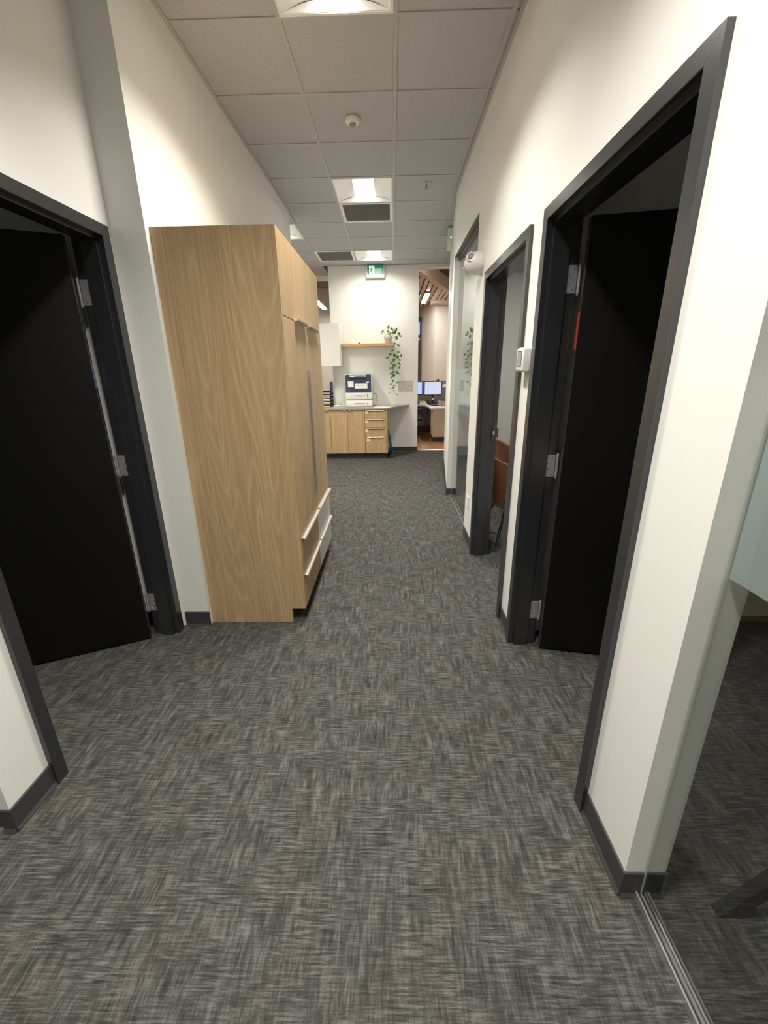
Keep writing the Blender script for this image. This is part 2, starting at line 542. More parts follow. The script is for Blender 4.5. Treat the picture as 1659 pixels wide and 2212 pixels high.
# the office beyond
struct(B().prism([(3.3, 14.8, 0), (1.47, 14.8, 0), (0.30, 18.0, 0), (0.45, 18.05, 0), (1.55, 14.92, 0), (3.3, 14.92, 0)], (0, 0, 4.3)).build('wall_far', 'wall_far', zero=True), 'beige wall of the open office')
struct(box('wall_far', 'wall_grey', -4.6, 0.4, 15.6, 15.7, 0, 4.3), 'grey wall of the open office on the other side')
struct(box('wall_right', 'wall_far', 3.3, 3.4, 7.15, 15.0, 0, 4.3))
struct(box('wall_left', 'wall_grey', -4.7, -4.6, 8.8, 15.7, 0, 4.3))
struct(box('ceiling', 'roof_dark', -4.7, 3.4, 8.12, 18.1, 4.3, 4.4), 'high dark ceiling of the open office')
struct(box('trim_4', 'wall_far', 1.30, 3.3, 14.3, 14.8, 3.58, 3.66), 'pale soffit strip between slatted wood and office wall')


# baseboards: rubber cove base with a toe
def baseboard(name, p0, p1, n, label=None, h=0.1):
    """from p0 to p1 along the floor; n = unit normal into the room"""
    t, toe = 0.006, 0.014
    prof = [(0.0, 0.0), (toe, 0.0), (toe, 0.004), (t + 0.001, 0.016), (t, h - 0.003), (t - 0.003, h), (0.0, h)]
    A = [(p0[0] + n[0] * u, p0[1] + n[1] * u, z) for u, z in prof]
    C = [(p1[0] + n[0] * u, p1[1] + n[1] * u, z) for u, z in prof]
    return struct(B().loft(A, C).build(name, 'base'), label)


bl = [('baseboard_right', (XR, 0.825), (XR, D1[0]), (-1, 0), 'black base along the right wall before the near door'),
      ('baseboard_right', (XR, D1[1]), (XR, D2[0]), (-1, 0), 'black base between the two right doors'),
      ('baseboard_right', (XR, D2[1]), (XR, G1[0]), (-1, 0), 'black base between far door and glazing'),
      ('baseboard_right', (XR, 4.962), (0.905, 7.05), (-0.995, 0.103), 'black base of the angled wall piece'),
      ('baseboard_right', (XR - 0.006, 0.831), (0.745, 0.831), (0, -1), 'black base round the wall end, corridor side of the glass'),
      ('baseboard_right', (0.757, 0.831), (XRB + 0.005, 0.831), (0, -1), 'black base round the wall end, office side of the glass'),
      ('baseboard_right', (XR - 0.006, 4.97), (0.745, 4.97), (0, -1), 'black base of the far glazing end, corridor side'),
      ('baseboard_right', (0.757, 4.97), (XRB, 4.97), (0, -1), 'black base of the far glazing end, office side'),
      ('baseboard_left', (XLD, 0.985), (XLD, D3[0]), (1, 0), 'black base along the left wall before the door'),
      ('baseboard_left', (XLB, 0.99), (-1.412, 0.99), (0, -1), None),
      ('baseboard_left', (-1.394, 0.99), (XLD + 0.006, 0.99), (0, -1), None),
      ('baseboard_left', (XLD + 0.02, 2.208), (XL + 0.004, 2.208), (0, -1), 'black base of the wall return beside the wardrobe'),
      ('baseboard_far', (-0.06, YF), (0.49, YF), (0, -1), 'black base of the end wall beside the counter'),
      ('baseboard_far', (0.49, YF - 0.006), (0.49, YFB), (1, 0), None),
      ('baseboard_right', (XRB + 0.95, 2.155), (4.0, 2.155), (0, -1), 'black base of the office partition'),
      ('baseboard_right', (XRB + 0.3, 7.05), (4.0, 7.05), (0, -1), None),
      ('baseboard_left', (-4.0, 2.21), (XLB - 0.06, 2.21), (0, -1), None)]
for a in bl: baseboard(*a)

# ------------------------------------------------------------------ ceiling: grid, tiles, lights, grilles
ceil = struct(empty('ceiling', (0, 3, CZ)), 'suspended ceiling of grey tiles in a metal grid')
box('plenum_deck', 'void', -3.2, 2.6, YB, 8.9, CZ + 0.16, CZ + 0.2, ceil)


def gx(i): return GX0 + i * GW
def gy(k): return GY0 + k * GW


# cells taken by something other than a tile
LIGHTS = [(0, -9), (0, -4), (0, -1), (0, 3), (0, 7), (-2, 5)]
VENTS = [(0, 4), (-1, 7)]
TEE = 0.012
tile_mesh = {}


def ceiling_tile(x0, x1, y0, y1):
    key = (round(x1 - x0, 3), round(y1 - y0, 3))
    if key not in tile_mesh:
        o = B().box(x0, x1, y0, y1, CZ + 0.0035, CZ + 0.0185, 0.002).build('ceiling_tile', 'tile', ceil)
        tile_mesh[key] = o.data
    else:
        o = bpy.data.objects.new('ceiling_tile', tile_mesh[key]); COL.objects.link(o)
        o.parent = ceil
        o.location = Vector(((x0 + x1) / 2, (y0 + y1) / 2, CZ + 0.011)) - Vector(ceil.location)


g = 0.003
for k in range(-13, 10):
    for i in range(-5, 5):
        if (i, k) in LIGHTS or (i, k) in VENTS: continue
        x0, x1, y0, y1 = gx(i), gx(i + 1), gy(k), gy(k + 1)
        if i < -1 and y0 < 5.4: 
            if y1 > 5.5: y0 = 5.42
            else: continue
        if i < -1 and y1 > 8.68: y1 = 8.68
        if i >= -1 and y1 > YF: y1 = YF
        if i == 1: pass
        if i == 2 and y1 <= 5.0: x1 = XR
        if i > 2 and y0 < 5.0: continue
        if i == -1 and y0 < 5.4: x0 = max(x0, XL)
        if y0 < YB: y0 = YB
        if y1 - y0 < 0.05 or x1 - x0 < 0.03: continue
        if x0 < -3.1 or x0 > 2.4: continue
        ceiling_tile(x0 + g, x1 - g, y0 + g, y1 - g)
for i in (-1, 0, 1, 2):
    x = gx(i)
    if i == -1: box('main_tee', 'tee', x - TEE, x + TEE, 5.42, YF, CZ - 0.001, CZ + 0.003, ceil)
    else: box('main_tee', 'tee', x - TEE, x + TEE, YB, YF, CZ - 0.001, CZ + 0.003, ceil)
for i in (-2, -3, 3):
    box('main_tee', 'tee', gx(i) - TEE, gx(i) + TEE, 5.42 if i < 0 else 5.0, 8.68 if i < 0 else YF, CZ - 0.001, CZ + 0.003, ceil)
for k in range(-12, 10):
    y = gy(k)
    for i in (-3, -2, -1, 0, 1, 2):
        if i < -1 and y < 5.45: continue
        if y > YF and i >= -1: continue
        x0, x1 = gx(i) + TEE, gx(i + 1) - TEE
        if i == -1 and y < 5.42: x0 = XL + 0.02
        if i == 2 and y < 5.0: x1 = XR - 0.02
        if x1 - x0 > 0.02:
            box('cross_tee', 'tee', x0, x1, y - TEE, y + TEE, CZ - 0.0012, CZ + 0.0028, ceil)
# edge angles along the walls
box('edge_angle', 'tee', XL, XL + 0.022, 2.208, 5.42, CZ - 0.003, CZ, ceil)
box('edge_angle', 'tee', XLD, XLD + 0.022, YB, 2.208, CZ - 0.003, CZ, ceil)
box('edge_angle', 'tee', XR - 0.022, XR, YB, 4.97, CZ - 0.003, CZ, ceil)
box('edge_angle', 'tee', -1.107, 0.49, YF - 0.022, YF, CZ - 0.003, CZ, ceil)
B().prism([(XLD, YB, CZ + 0.0035), (gx(-1) + 0.02, YB, CZ + 0.0035), (gx(-1) + 0.02, 2.208, CZ + 0.0035), (XLD, 2.208, CZ + 0.0035)], (0, 0, 0.015)).build('ceiling_tile', 'tile', ceil)


def ceiling_light(i, k, label, dim=1.0, spread=LAMP_SPREAD):
    x0, x1, y0, y1 = gx(i) + TEE, gx(i + 1) - TEE, gy(k) + TEE, gy(k + 1) - TEE
    xc = (x0 + x1) / 2; yc = (y0 + y1) / 2; hw = 0.106
    e = empty('ceiling_light', (xc, yc, CZ), label, 'ceiling light', 'square ceiling lights of the corridor')
    fr = B()
    f = 0.014
    fr.box(x0, x0 + f, y0, y1, CZ - 0.004, CZ + 0.012).box(x1 - f, x1, y0, y1, CZ - 0.004, CZ + 0.012)
    fr.box(x0 + f, x1 - f, y0, y0 + f, CZ - 0.004, CZ + 0.012).box(x0 + f, x1 - f, y1 - f, y1, CZ - 0.004, CZ + 0.012)
    fr.build('light_frame', 'reflector', e)
    rise = 0.05
    for s in (-1, 1):
        r = B(); n = 7
        outer = xc + s * ((x1 - x0) / 2 - f); inner = xc + s * hw
        pts = []
        for j in range(n + 1):
            q = j / n
            pts.append((outer + (inner - outer) * q, CZ + rise * math.sin(q * PI / 2) ** 1.0))
        top = [(x, z + 0.004) for x, z in pts][::-1]
        poly = [(x, y0 + f, z) for x, z in pts + top]
        r.prism(poly, (0, (y1 - y0) - 2 * f, 0)).build('reflector', 'reflector', e, smooth=True)
    for ys in (y0 + f, y1 - f - 0.003):     # arched end plates
        n = 12; w0 = x0 + f; w1 = x1 - f
        arc = []
        for j in range(n + 1):
            q = j / n; x = w0 + (w1 - w0) * q
            d = min(1.0, (1 - abs(2 * q - 1)) * 1.35)
            arc.append((x, ys, CZ + 0.001 + rise * math.sin(d * PI / 2)))
        B().prism([(w0, ys, CZ)] + arc[1:-1] + [(w1, ys, CZ)], (0, 0.003, 0)).build('end_plate', 'reflector', e)
    l = B(); n = 8
    pts = []
    for j in range(n + 1):
        q = j / n * 2 - 1
        pts.append((xc + q * hw, y0 + f + 0.004, CZ + rise - 0.012 * (1 - q * q)))
    poly = pts + [(xc + hw, y0 + f + 0.004, CZ + rise + 0.012), (xc - hw, y0 + f + 0.004, CZ + rise + 0.012)]
    l.prism(poly, (0, (y1 - y0) - 2 * f - 0.008, 0)).build('lens', 'lens', e)
    ld = bpy.data.lights.new('lamp', 'AREA'); ld.shape = 'RECTANGLE'; ld.size = 2 * hw; ld.size_y = (y1 - y0) - 2 * f - 0.02
    ld.energy = LAMP_W * dim; ld.color = LIGHT_COL; ld.spread = math.radians(spread)
    lo = bpy.data.objects.new('lamp', ld); COL.objects.link(lo); lo.parent = e
    lo.location = (0, 0, 0.034)
    return e


for (i, k), dim, lab in zip(LIGHTS, (1.0, 1.1, 0.82, 0.98, 0.46, 0.8), ['square ceiling light at the back end of the corridor, out of view',
                                'square ceiling light overhead, behind the viewpoint',
                                'nearest square ceiling light, cut by the top edge of the view',
                                'middle square ceiling light with a dark return grille beyond it',
                                'farthest square ceiling light, just before the exit sign',
                                'square ceiling light in the side area, half hidden by the wall above the wardrobe']):
    ceiling_light(i, k, lab, dim, 155 if k == 7 else LAMP_SPREAD)


def grille(i, k, label):
    x0, x1, y0, y1 = gx(i) + TEE, gx(i + 1) - TEE, gy(k) + TEE, gy(k + 1) - TEE
    e = empty('return_grille', ((x0 + x1) / 2, (y0 + y1) / 2, CZ), label, 'air grille', 'return air grilles in the ceiling')
    f = 0.03
    fr = B()
    fr.box(x0, x0 + f, y0, y1, CZ - 0.003, CZ + 0.01).box(x1 - f, x1, y0, y1, CZ - 0.003, CZ + 0.01)
    fr.box(x0 + f, x1 - f, y0, y0 + f, CZ - 0.003, CZ + 0.01).box(x0 + f, x1 - f, y1 - f, y1, CZ - 0.003, CZ + 0.01)
    fr.build('grille_frame', 'reflector', e)
    core = B(); n = 38
    for j in range(1, n):
        x = x0 + f + (x1 - x0 - 2 * f) * j / n
        core.box(x - 0.0009, x + 0.0009, y0 + f, y1 - f, CZ + 0.002, CZ + 0.014)
        y = y0 + f + (y1 - y0 - 2 * f) * j / n
        core.box(x0 + f, x1 - f, y - 0.0009, y + 0.0009, CZ + 0.002, CZ + 0.014)
    c = core.build('egg_crate_core', 'grille', e); c['kind'] = 'stuff'
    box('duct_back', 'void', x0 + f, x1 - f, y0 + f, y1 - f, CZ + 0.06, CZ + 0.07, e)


grille(0, 4, 'dark return air grille beyond the middle ceiling light')
grille(-1, 7, 'dark return air grille beside the farthest ceiling light')

# smoke detector and sprinkler head
e = empty('smoke_detector', (-0.273, 3.64, CZ - 0.001), 'round white smoke detector on the ceiling between the lights', 'smoke detector')
B().lathe([(0.056, 0.0), (0.056, -0.012), (0.050, -0.022), (0.032, -0.030)], (-0.273, 3.64, CZ - 0.001), 'z', 28).build('detector_base', 'plastic', e, True)
B().lathe([(0.024, -0.030), (0.022, -0.040), (0.015, -0.046), (0.0, -0.047)], (-0.273, 3.64, CZ - 0.001), 'z', 20).build('sensor_head', 'grey', e, True)
e = empty('sprinkler_head', (0.352, 4.73, CZ), 'small metal sprinkler head in the ceiling right of the middle light', 'sprinkler')
B().lathe([(0.036, 0.0), (0.034, -0.006), (0.018, -0.010)], (0.352, 4.73, CZ), 'z', 20).build('escutcheon', 'alu', e, True)
B().lathe([(0.010, -0.010), (0.009, -0.03), (0.005, -0.048)], (0.352, 4.73, CZ), 'z', 12).build('nozzle', 'grey', e, True)
B().lathe([(0.016, -0.048), (0.018, -0.051), (0.0, -0.053)], (0.352, 4.73, CZ), 'z', 14).build('deflector', 'grey', e)


# ------------------------------------------------------------------ doors
def door(name, side, ylo, yhi, label, leaf_open=None, hinge_far=True, strike=None):
    """side +1 right wall, -1 left wall. Frame wraps the wall; leaf swings into the room."""
    xw = XR if side > 0 else XLD             # corridor face of wall
    X = lambda d: xw + side * d              # d measured from corridor face into the room
    e = struct(empty(name, (X(0.06), (ylo + yhi) / 2, 0)), label)
    F, S, ZT = 0.051, 0.067, DZ
    prof = [(0, -0.018), (F - 0.002, -0.018), (F, -0.016), (F, 0.012), (S, 0.012), (S, 0.088), (F, 0.088), (F, 0.136), (F - 0.002, 0.138), (0, 0.138), (0, 0.1205), (CUT - 0.0005, 0.1205), (CUT - 0.0005, -0.0005), (0, -0.0005)]
    # jambs (mitred at the head)
    for yo, s in ((ylo, 1), (yhi, -1)):
        A = [(X(d), yo + s * u, 0.0) for u, d in prof]
        C = [(X(d), yo + s * u, ZT - u) for u, d in prof]
        B().loft(A, C).build('jamb', 'frame', e)
    A = [(X(d), ylo + u + 0.0006, ZT - u) for u, d in prof]
    C = [(X(d), yhi - u - 0.0006, ZT - u) for u, d in prof]
    B().loft(A, C).build('frame_head', 'frame', e)
    if leaf_open is not None:
        px, py = X(0.150), yhi - F - 0.002
        ang = math.radians(leaf_open)
        dirv = Vector((side * math.sin(ang), -math.cos(ang)))
        nrm = Vector((side * math.cos(ang), math.sin(ang)))          # room-side normal
        def P(s_, t_, z): 
            q = Vector((px, py)) + dirv * s_ + nrm * t_
            return (q.x, q.y, z)
        W = 0.906
        B().loft([P(0.008, -0.012, 0.012), P(W, -0.012, 0.012), P(W, -0.056, 0.012), P(0.008, -0.056, 0.012)],
                 [P(0.008, -0.012, 2.145), P(W, -0.012, 2.145), P(W, -0.056, 2.145), P(0.008, -0.056, 2.145)]).build('door_leaf', 'door', e)
        leaf = e.children[-1]
        B().loft([P(0.0065, -0.013, 0.013), P(0.0078, -0.013, 0.013), P(0.0078, -0.055, 0.013), P(0.0065, -0.055, 0.013)],
                 [P(0.0065, -0.013, 2.144), P(0.0078, -0.013, 2.144), P(0.0078, -0.055, 2.144), P(0.0065, -0.055, 2.144)]).build('edge_strip', 'edge', leaf)
        tz = (1.62, 1.78) if side > 0 else (1.48, 1.60)
        B().loft([P(0.0052, -0.018, tz[0]), P(0.0063, -0.018, tz[0]), P(0.0063, -0.05, tz[0]), P(0.0052, -0.05, tz[0])],
                 [P(0.0052, -0.018, tz[1]), P(0.0063, -0.018, tz[1]), P(0.0063, -0.05, tz[1]), P(0.0052, -0.05, tz[1])]).build('edge_label', 'orange' if side > 0 else 'bluetag', leaf)
        # lever handle near the free edge
        hq = P(W - 0.07, -0.056, 1.02)
        lv = B()
        a_ = Vector(hq); outv = Vector((-nrm.x, -nrm.y, 0)); dv = Vector((-dirv.x, -dirv.y, 0))
        lv.tube([a_, a_ + outv * 0.055, a_ + outv * 0.06 + dv * 0.02, a_ + outv * 0.06 + dv * 0.12], 0.009, 10)
        lv.build('lever_handle', 'steel', leaf, True)
        for zc in (1.917, 1.068, 0.225):
            h = B().box(*sorted((X(0.091), X(0.136))), yhi - F - 0.0045, yhi - F - 0.0005, zc - 0.057, zc + 0.057, 0.001).build('hinge', 'steel', e)
            kn = B()
            for j in range(5):
                kn.lathe([(0.0075, -0.057 + j * 0.0228 + 0.0006), (0.0075, -0.057 + (j + 1) * 0.0228 - 0.0006)], (X(0.146), yhi - F - 0.003, zc), 'z', 12)
            kn.lathe([(0.004, -0.066), (0.006, -0.060), (0.006, 0.060), (0.004, 0.066)], (X(0.146), yhi - F - 0.003, zc), 'z', 10)
            kn.build('hinge_knuckle', 'steel', h, True)
            for j, (dx, dz) in enumerate(((0.120, 0.042), (0.102, 0.014), (0.102, -0.014), (0.120, -0.042))):
                B().lathe([(0.0045, 0.0), (0.0035, -0.0015), (0.0, -0.002)], (X(dx), yhi - F - 0.0045, zc + dz), 'y', 10).build('screw', 'screw', h)
    if strike:
        zc = strike
        st = B().box(*sorted((X(0.094), X(0.132))), yhi - F - 0.003, yhi - F - 0.0005, zc - 0.06, zc + 0.06, 0.0015)
        st.box(*sorted((X(0.128), X(0.150))), yhi - F - 0.003, yhi - F - 0.0005, zc - 0.035, zc + 0.035, 0.001)
        sp = st.build('strike_plate', 'edge', e)
        B().box(*sorted((X(0.106), X(0.122))), yhi - F - 0.0036, yhi - F - 0.0031, zc - 0.014, zc + 0.014).build('strike_hole', 'alu', sp)
    return e


door('door_1', 1, D1[0], D1[1], 'open black office door in a charcoal frame, nearest on the wall with the thermostat', 80)
door('door_2', 1, D2[0], D2[1], 'charcoal door frame with a view of a brown chair inside', None, strike=1.06)
door('door_3', -1, D3[0], D3[1], 'open black office door in a charcoal frame beside the oak wardrobe', 65)


# ------------------------------------------------------------------ glazing
def glazing(name, xg, y0, y1, z1, film_z, label, head=True):
    e = struct(empty(name, (xg, (y0 + y1) / 2, 0)), label)
    box('glass_pane', 'glass', xg - 0.005, xg + 0.005, y0 + 0.002, y1 - 0.002, 0.012, z1 - 0.03, e)
    if film_z:
        box('frosted_film', 'film', xg + 0.0056, xg + 0.0062, y0 + 0.003, y1 - 0.003, film_z[0], film_z[1], e)
    tr = B()
    tr.box(xg - 0.020, xg + 0.020, y0, y1, 0.0, 0.006)
    tr.box(xg - 0.020, xg - 0.0145, y0, y1, 0.006, 0.022)
    tr.box(xg + 0.0145, xg + 0.020, y0, y1, 0.006, 0.022)
    t = tr.build('bottom_track', 'alu', e)
    box('track_gasket', 'black', xg - 0.0125, xg - 0.006, y0, y1, 0.007, 0.016, t)
    box('track_gasket', 'black', xg + 0.007, xg + 0.0125, y0, y1, 0.007, 0.016, t)
    hd = B()
    hd.box(xg - 0.058, xg + 0.058, y0, y1, z1 - 0.012, z1 - 0.0005)
    hd.box(xg - 0.022, xg - 0.006, y0, y1, z1 - 0.04, z1 - 0.012)
    hd.box(xg + 0.006, xg + 0.022, y0, y1, z1 - 0.04, z1 - 0.012)
    hd.build('head_channel', 'frame', e)
    return e


glazing('window_1', 0.75, G1[0], G1[1], GZ, (1.087, 1.546), 'tall glass pane beyond the second door, mirroring the plant')
glazing('window_2', 0.75, G2[0], G2[1], GZ, (1.087, 1.546), 'large glass pane at the near right edge with a frosted band')
glazing('window_3', -1.403, G2[0], 0.99, GZ, (1.087, 1.546), 'glass pane at the near left edge, only its floor track in view')


# ------------------------------------------------------------------ pulls
def pull(name, parent, mat, a, b, out, up, r=0.012):
    """half-round edge pull from a to b; out = unit vector away from the front; up = +1 hump on top, -1 hump below"""
    a = Vector(a); b = Vector(b); out = Vector(out)
    n = 9; t = 0.0025
    o_, i_ = [], []
    for j in range(n + 1):
        th = PI * 0.5 + (-PI * (0.95 if up > 0 else 0.55)) * j / n
        o_.append((r * 0.9 + r * math.cos(th), up * (r * math.sin(th))))
        i_.append((r * 0.9 + (r - t) * math.cos(th), up * ((r - t) * math.sin(th))))
    prof = [(0.0, up * r)] + o_ + i_[::-1] + [(0.0, up * (r - t))]
    Z = Vector((0, 0, 1))
    A = [a + out * u + Z * v for u, v in prof]
    C = [b + out * u + Z * v for u, v in prof]
    return B().loft(A, C).build(name, mat, parent, True)


# ------------------------------------------------------------------ wardrobe
WX0, WX1 = XL + 0.002, -0.559
WY0, WYM, WY1, WZ = 2.243, 2.833, 3.387, 2.220
wr = empty('wardrobe', ((WX0 + WX1) / 2, WY0, 0), 'tall light oak wardrobe with drawers below, standing against the left wall', 'wardrobe')
FT = 0.020                                  # thickness of the fronts
fx0, fx1 = WX1 - FT, WX1
B().prism([(WX0, WY0, 0), (-0.648, WY0, 0), (-0.648, WY0, 0.100), (fx1, WY0, 0.100), (fx1, WY0, WZ), (WX0, WY0, WZ)], (0, 0.018, 0)).build('side_panel', 'oak', wr)
B().prism([(WX0, WY1, 0), (-0.648, WY1, 0), (-0.648, WY1, 0.100), (fx0 - 0.001, WY1, 0.100), (fx0 - 0.001, WY1, WZ), (WX0, WY1, WZ)], (0, -0.018, 0)).build('side_panel', 'oak', wr)
B().box(WX0, fx0 - 0.002, WY0 + 0.0185, WY1 - 0.0185, 0.101, WZ - 0.002).build('carcass', 'oak', wr)
box('toe_kick', 'base', -0.675, -0.660, WY0 + 0.0185, WY1 - 0.0185, 0, 0.1, wr)
gp = 0.0028
S0 = WY0 + 0.0185
cols = ((S0, WYM - gp), (WYM + gp, WY1))
for ci, (ya, yb) in enumerate(cols):
    d = box('upper_door', 'oak', fx0, fx1, ya, yb, 1.823, WZ - 0.001, wr, 0.001)
    ha, hb = ((2.515, 2.815), (2.862, 3.235))[ci]
    pull('handle', d, 'pull', (fx1 + 0.0005, ha, 1.832), (fx1 + 0.0005, hb, 1.832), (1, 0, 0), -1, 0.013)
    d = box('tall_door', 'oak', fx0, fx1, ya, yb, 0.583, 1.819, wr, 0.001)
    if ci == 0:
        n = 9; prof = []
        r = 0.012; t = 0.0025
        o_ = [(r * 0.9 + r * math.cos(PI * 0.5 - PI * 0.95 * j / n), r * math.sin(PI * 0.5 - PI * 0.95 * j / n)) for j in range(n + 1)]
        i_ = [(r * 0.9 + (r - t) * math.cos(PI * 0.5 - PI * 0.95 * j / n), (r - t) * math.sin(PI * 0.5 - PI * 0.95 * j / n)) for j in range(n + 1)]
        prof = [(0, r)] + o_ + i_[::-1] + [(0, r - t)]
        A = [(fx1 + 0.0005 + u, WYM - 0.016 + v, 0.715) for u, v in prof]
        C = [(fx1 + 0.0005 + u, WYM - 0.016 + v, 1.552) for u, v in prof]
        B().loft(A, C).build('handle', 'pull', d, True)
    mat = 'oak' if ci == 0 else 'white'
    for (z0, z1) in ((0.334, 0.579), (0.100, 0.330)):
        d = box('drawer', mat, fx0, fx1, ya, yb, z0, z1, wr, 0.001)
        if ci == 1: d['label'] = 'white drawer front'
        pull('handle', d, 'pull', (fx1 + 0.0005, ya + 0.012, z1 - 0.02), (fx1 + 0.0005, yb - 0.002, z1 - 0.02), (1, 0, 0), 1, 0.0125)

# ------------------------------------------------------------------ printer counter
CT = 0.915
YC = 7.305
ct = B().prism([(-1.95, 7.285, CT - 0.032), (-0.074, 7.285, CT - 0.032), (0.331, YF - 0.003, CT - 0.032), (-1.95, YF - 0.003, CT - 0.032)], (0, 0, 0.032)).build('countertop', 'stone')
tag(ct, 'grey laminate countertop with a slanted end, carrying the printer', 'countertop')


def tab(parent, x0, x1, z, y):
    return pull('handle', parent, 'pull', (x0, y - 0.0005, z), (x1, y - 0.0005, z), (0, -1, 0), 1, 0.010)


CB = CT - 0.033
# drawer unit
u = empty('base_cabinet', (-0.29, 7.6, 0), 'oak base cabinet of four drawers with yellow notes, under the counter', 'cabinet', 'oak cabinets under the counter')
box('carcass', 'oak_c', -0.487, -0.108, YC + 0.021, 7.94, 0.1, CB, u)
box('end_panel', 'oak_c', -0.107, -0.083, YC + 0.004, 7.945, 0.1, CB, u)
box('toe_kick', 'base', -0.487, -0.090, 7.365, 7.38, 0, 0.1, u)
for z0, z1 in ((0.729, 0.878), (0.571, 0.723), (0.415, 0.565), (0.104, 0.409)):
    d = box('drawer', 'oak_c', -0.4845, -0.111, YC, YC + 0.02, z0, z1, u, 0.001)
    tab(d, -0.452, -0.148, z1 - 0.013, YC)
u = empty('base_cabinet', (-0.79, 7.6, 0), 'oak base cabinet with two plain doors, below the printer', 'cabinet', 'oak cabinets under the counter')
box('carcass', 'oak_c', -1.099, -0.489, YC + 0.021, 7.94, 0.1, CB, u)
box('toe_kick', 'base', -1.099, -0.489, 7.365, 7.38, 0, 0.1, u)
for x0, x1, hx in ((-1.0975, -0.8030, -0.868), (-0.7970, -0.4915, -0.764)):
    d = box('cabinet_door', 'oak_c', x0, x1, YC, YC + 0.02, 0.104, 0.878, u, 0.001)
    tab(d, hx, hx + 0.035, 0.865, YC)
u = empty('base_cabinet', (-1.5, 7.6, 0), 'oak base cabinet partly hidden by the wardrobe, below the letter trays', 'cabinet', 'oak cabinets under the counter')
box('carcass', 'oak_c', -1.95, -1.101, YC + 0.021, 7.94, 0.1, CB, u)
box('toe_kick', 'base', -1.95, -1.101, 7.365, 7.38, 0, 0.1, u)
for x0, x1, hx in ((-1.95, -1.527, -1.57), (-1.523, -1.1035, -1.195)):
    d = box('cabinet_door', 'oak_c', x0, x1, YC, YC + 0.02, 0.104, 0.878, u, 0.001)
    tab(d, hx, hx + 0.055, 0.865, YC)
# sticky notes on the drawers
for (x, z), lab in zip(((-0.449, 0.838), (-0.453, 0.674), (-0.455, 0.514), (-0.433, 0.344)),
                       ('pale yellow sticky note on the top drawer of the counter', 'pale yellow sticky note on the second drawer of the counter',
                        'pale yellow sticky note on the third drawer of the counter', 'pale yellow sticky note on the deep bottom drawer of the counter')):
    nt = B().prism([(x - 0.028, YC - 0.0006, z + 0.028), (x + 0.028, YC - 0.0006, z + 0.028), (x + 0.028, YC - 0.004, z - 0.028), (x - 0.028, YC - 0.004, z - 0.028)], (0, -0.0005, 0)).build('sticky_note', 'yellow')
    tag(nt, lab, 'sticky note', 'yellow sticky notes on the drawers')

# wall cabinet, shelf
u = empty('wall_cabinet', (-1.4, 7.8, 1.628), 'white wall cabinet hung over the letter trays', 'cabinet')
box('carcass', 'white', -1.95, -0.912, 7.626, 7.945, 1.635, 2.333, u)
box('cabinet_door', 'white', -1.345, -0.918, 7.605, 7.624, 1.628, 2.333, u, 0.001)
box('cabinet_door', 'white', -1.95, -1.349, 7.605, 7.624, 1.628, 2.333, u, 0.001)
tag(box('wall_shelf', 'oak_h', -0.903, 0.038, 7.757, YF - 0.001, 1.958, 2.010, None, 0.002), 'floating oak shelf on the end wall above the printer', 'shelf')
tag(box('eraser', 'black', -0.60, -0.57, 7.79, 7.83, 2.0105, 2.030, None, 0.003), 'small dark block on the oak shelf', 'block')
t_ = B().lathe([(0.02, 0), (0.022, 0.006), (0.015, 0.009)], (-0.80, 7.80, 2.0105), 'z', 14).build('small_dish', 'oak_h', None, True)
tag(t_, 'tiny flat wooden dish on the oak shelf', 'dish')
tag(box('paper_strip', 'paper', -0.74, -0.66, 7.78, 7.83, 2.0105, 2.014), 'thin white card lying on the oak shelf', 'card')

# ------------------------------------------------------------------ printer
PX0, PX1, PY0, PY1 = -0.832, -0.350, 7.50, 7.90
pr = empty('printer', ((PX0 + PX1) / 2, 7.7, CT), 'white laser printer with a dark blue front on the grey counter', 'printer')
box('lower_tray', 'plastic', PX0, PX1 - 0.006, PY0, PY1, CT + 0.006, CT + 0.118, pr, 0.008, 2, True)
box('upper_tray', 'plastic', PX0, PX1 - 0.006, PY0, PY1, CT + 0.136, CT + 0.255, pr, 0.008, 2, True)
B().box(PX0 + 0.01, PX1 - 0.012, PY0 + 0.012, PY1, CT + 0.119, CT + 0.135).build('tray_gap', 'grey', pr)
for x in (PX0 + 0.04, PX1 - 0.04):
    for y in (PY0 + 0.05, PY1 - 0.05): B().lathe([(0.014, 0.0005), (0.012, 0.0065)], (x, y, CT), 'z', 12).build('rubber_foot', 'black', pr)
box('printer_body', 'plastic', PX0 - 0.006, PX1, PY0 + 0.004, PY1, CT + 0.256, CT + 0.575, pr, 0.014, 3, True)
fp = B().prism([(PX0 + 0.004, PY0 + 0.0035, CT + 0.262), (PX1 - 0.02, PY0 + 0.0035, CT + 0.262), (PX1 - 0.02, PY0 + 0.0035, CT + 0.568), (PX0 + 0.02, PY0 + 0.0035, CT + 0.568), (PX0 + 0.004, PY0 + 0.0035, CT + 0.552)], (0, -0.012, 0)).build('front_panel', 'navy', pr)
yf = PY0 - 0.0085
cp = box('control_panel', 'grey', -0.755, -0.452, yf - 0.016, yf - 0.0005, CT + 0.512, CT + 0.562, pr, 0.004)
box('display', 'paper', -0.735, -0.67, yf - 0.0185, yf - 0.0165, CT + 0.528, CT + 0.548, cp)
kb = B()
for j in range(5): kb.box(-0.62 + j * 0.03, -0.602 + j * 0.03, yf - 0.0185, yf - 0.0165, CT + 0.530, CT + 0.546, 0.001)
kb.build('key_row', 'black', cp)
box('panel_recess', 'black', -0.745, -0.462, yf - 0.004, yf - 0.0005, CT + 0.486, CT + 0.511, pr, 0.002)
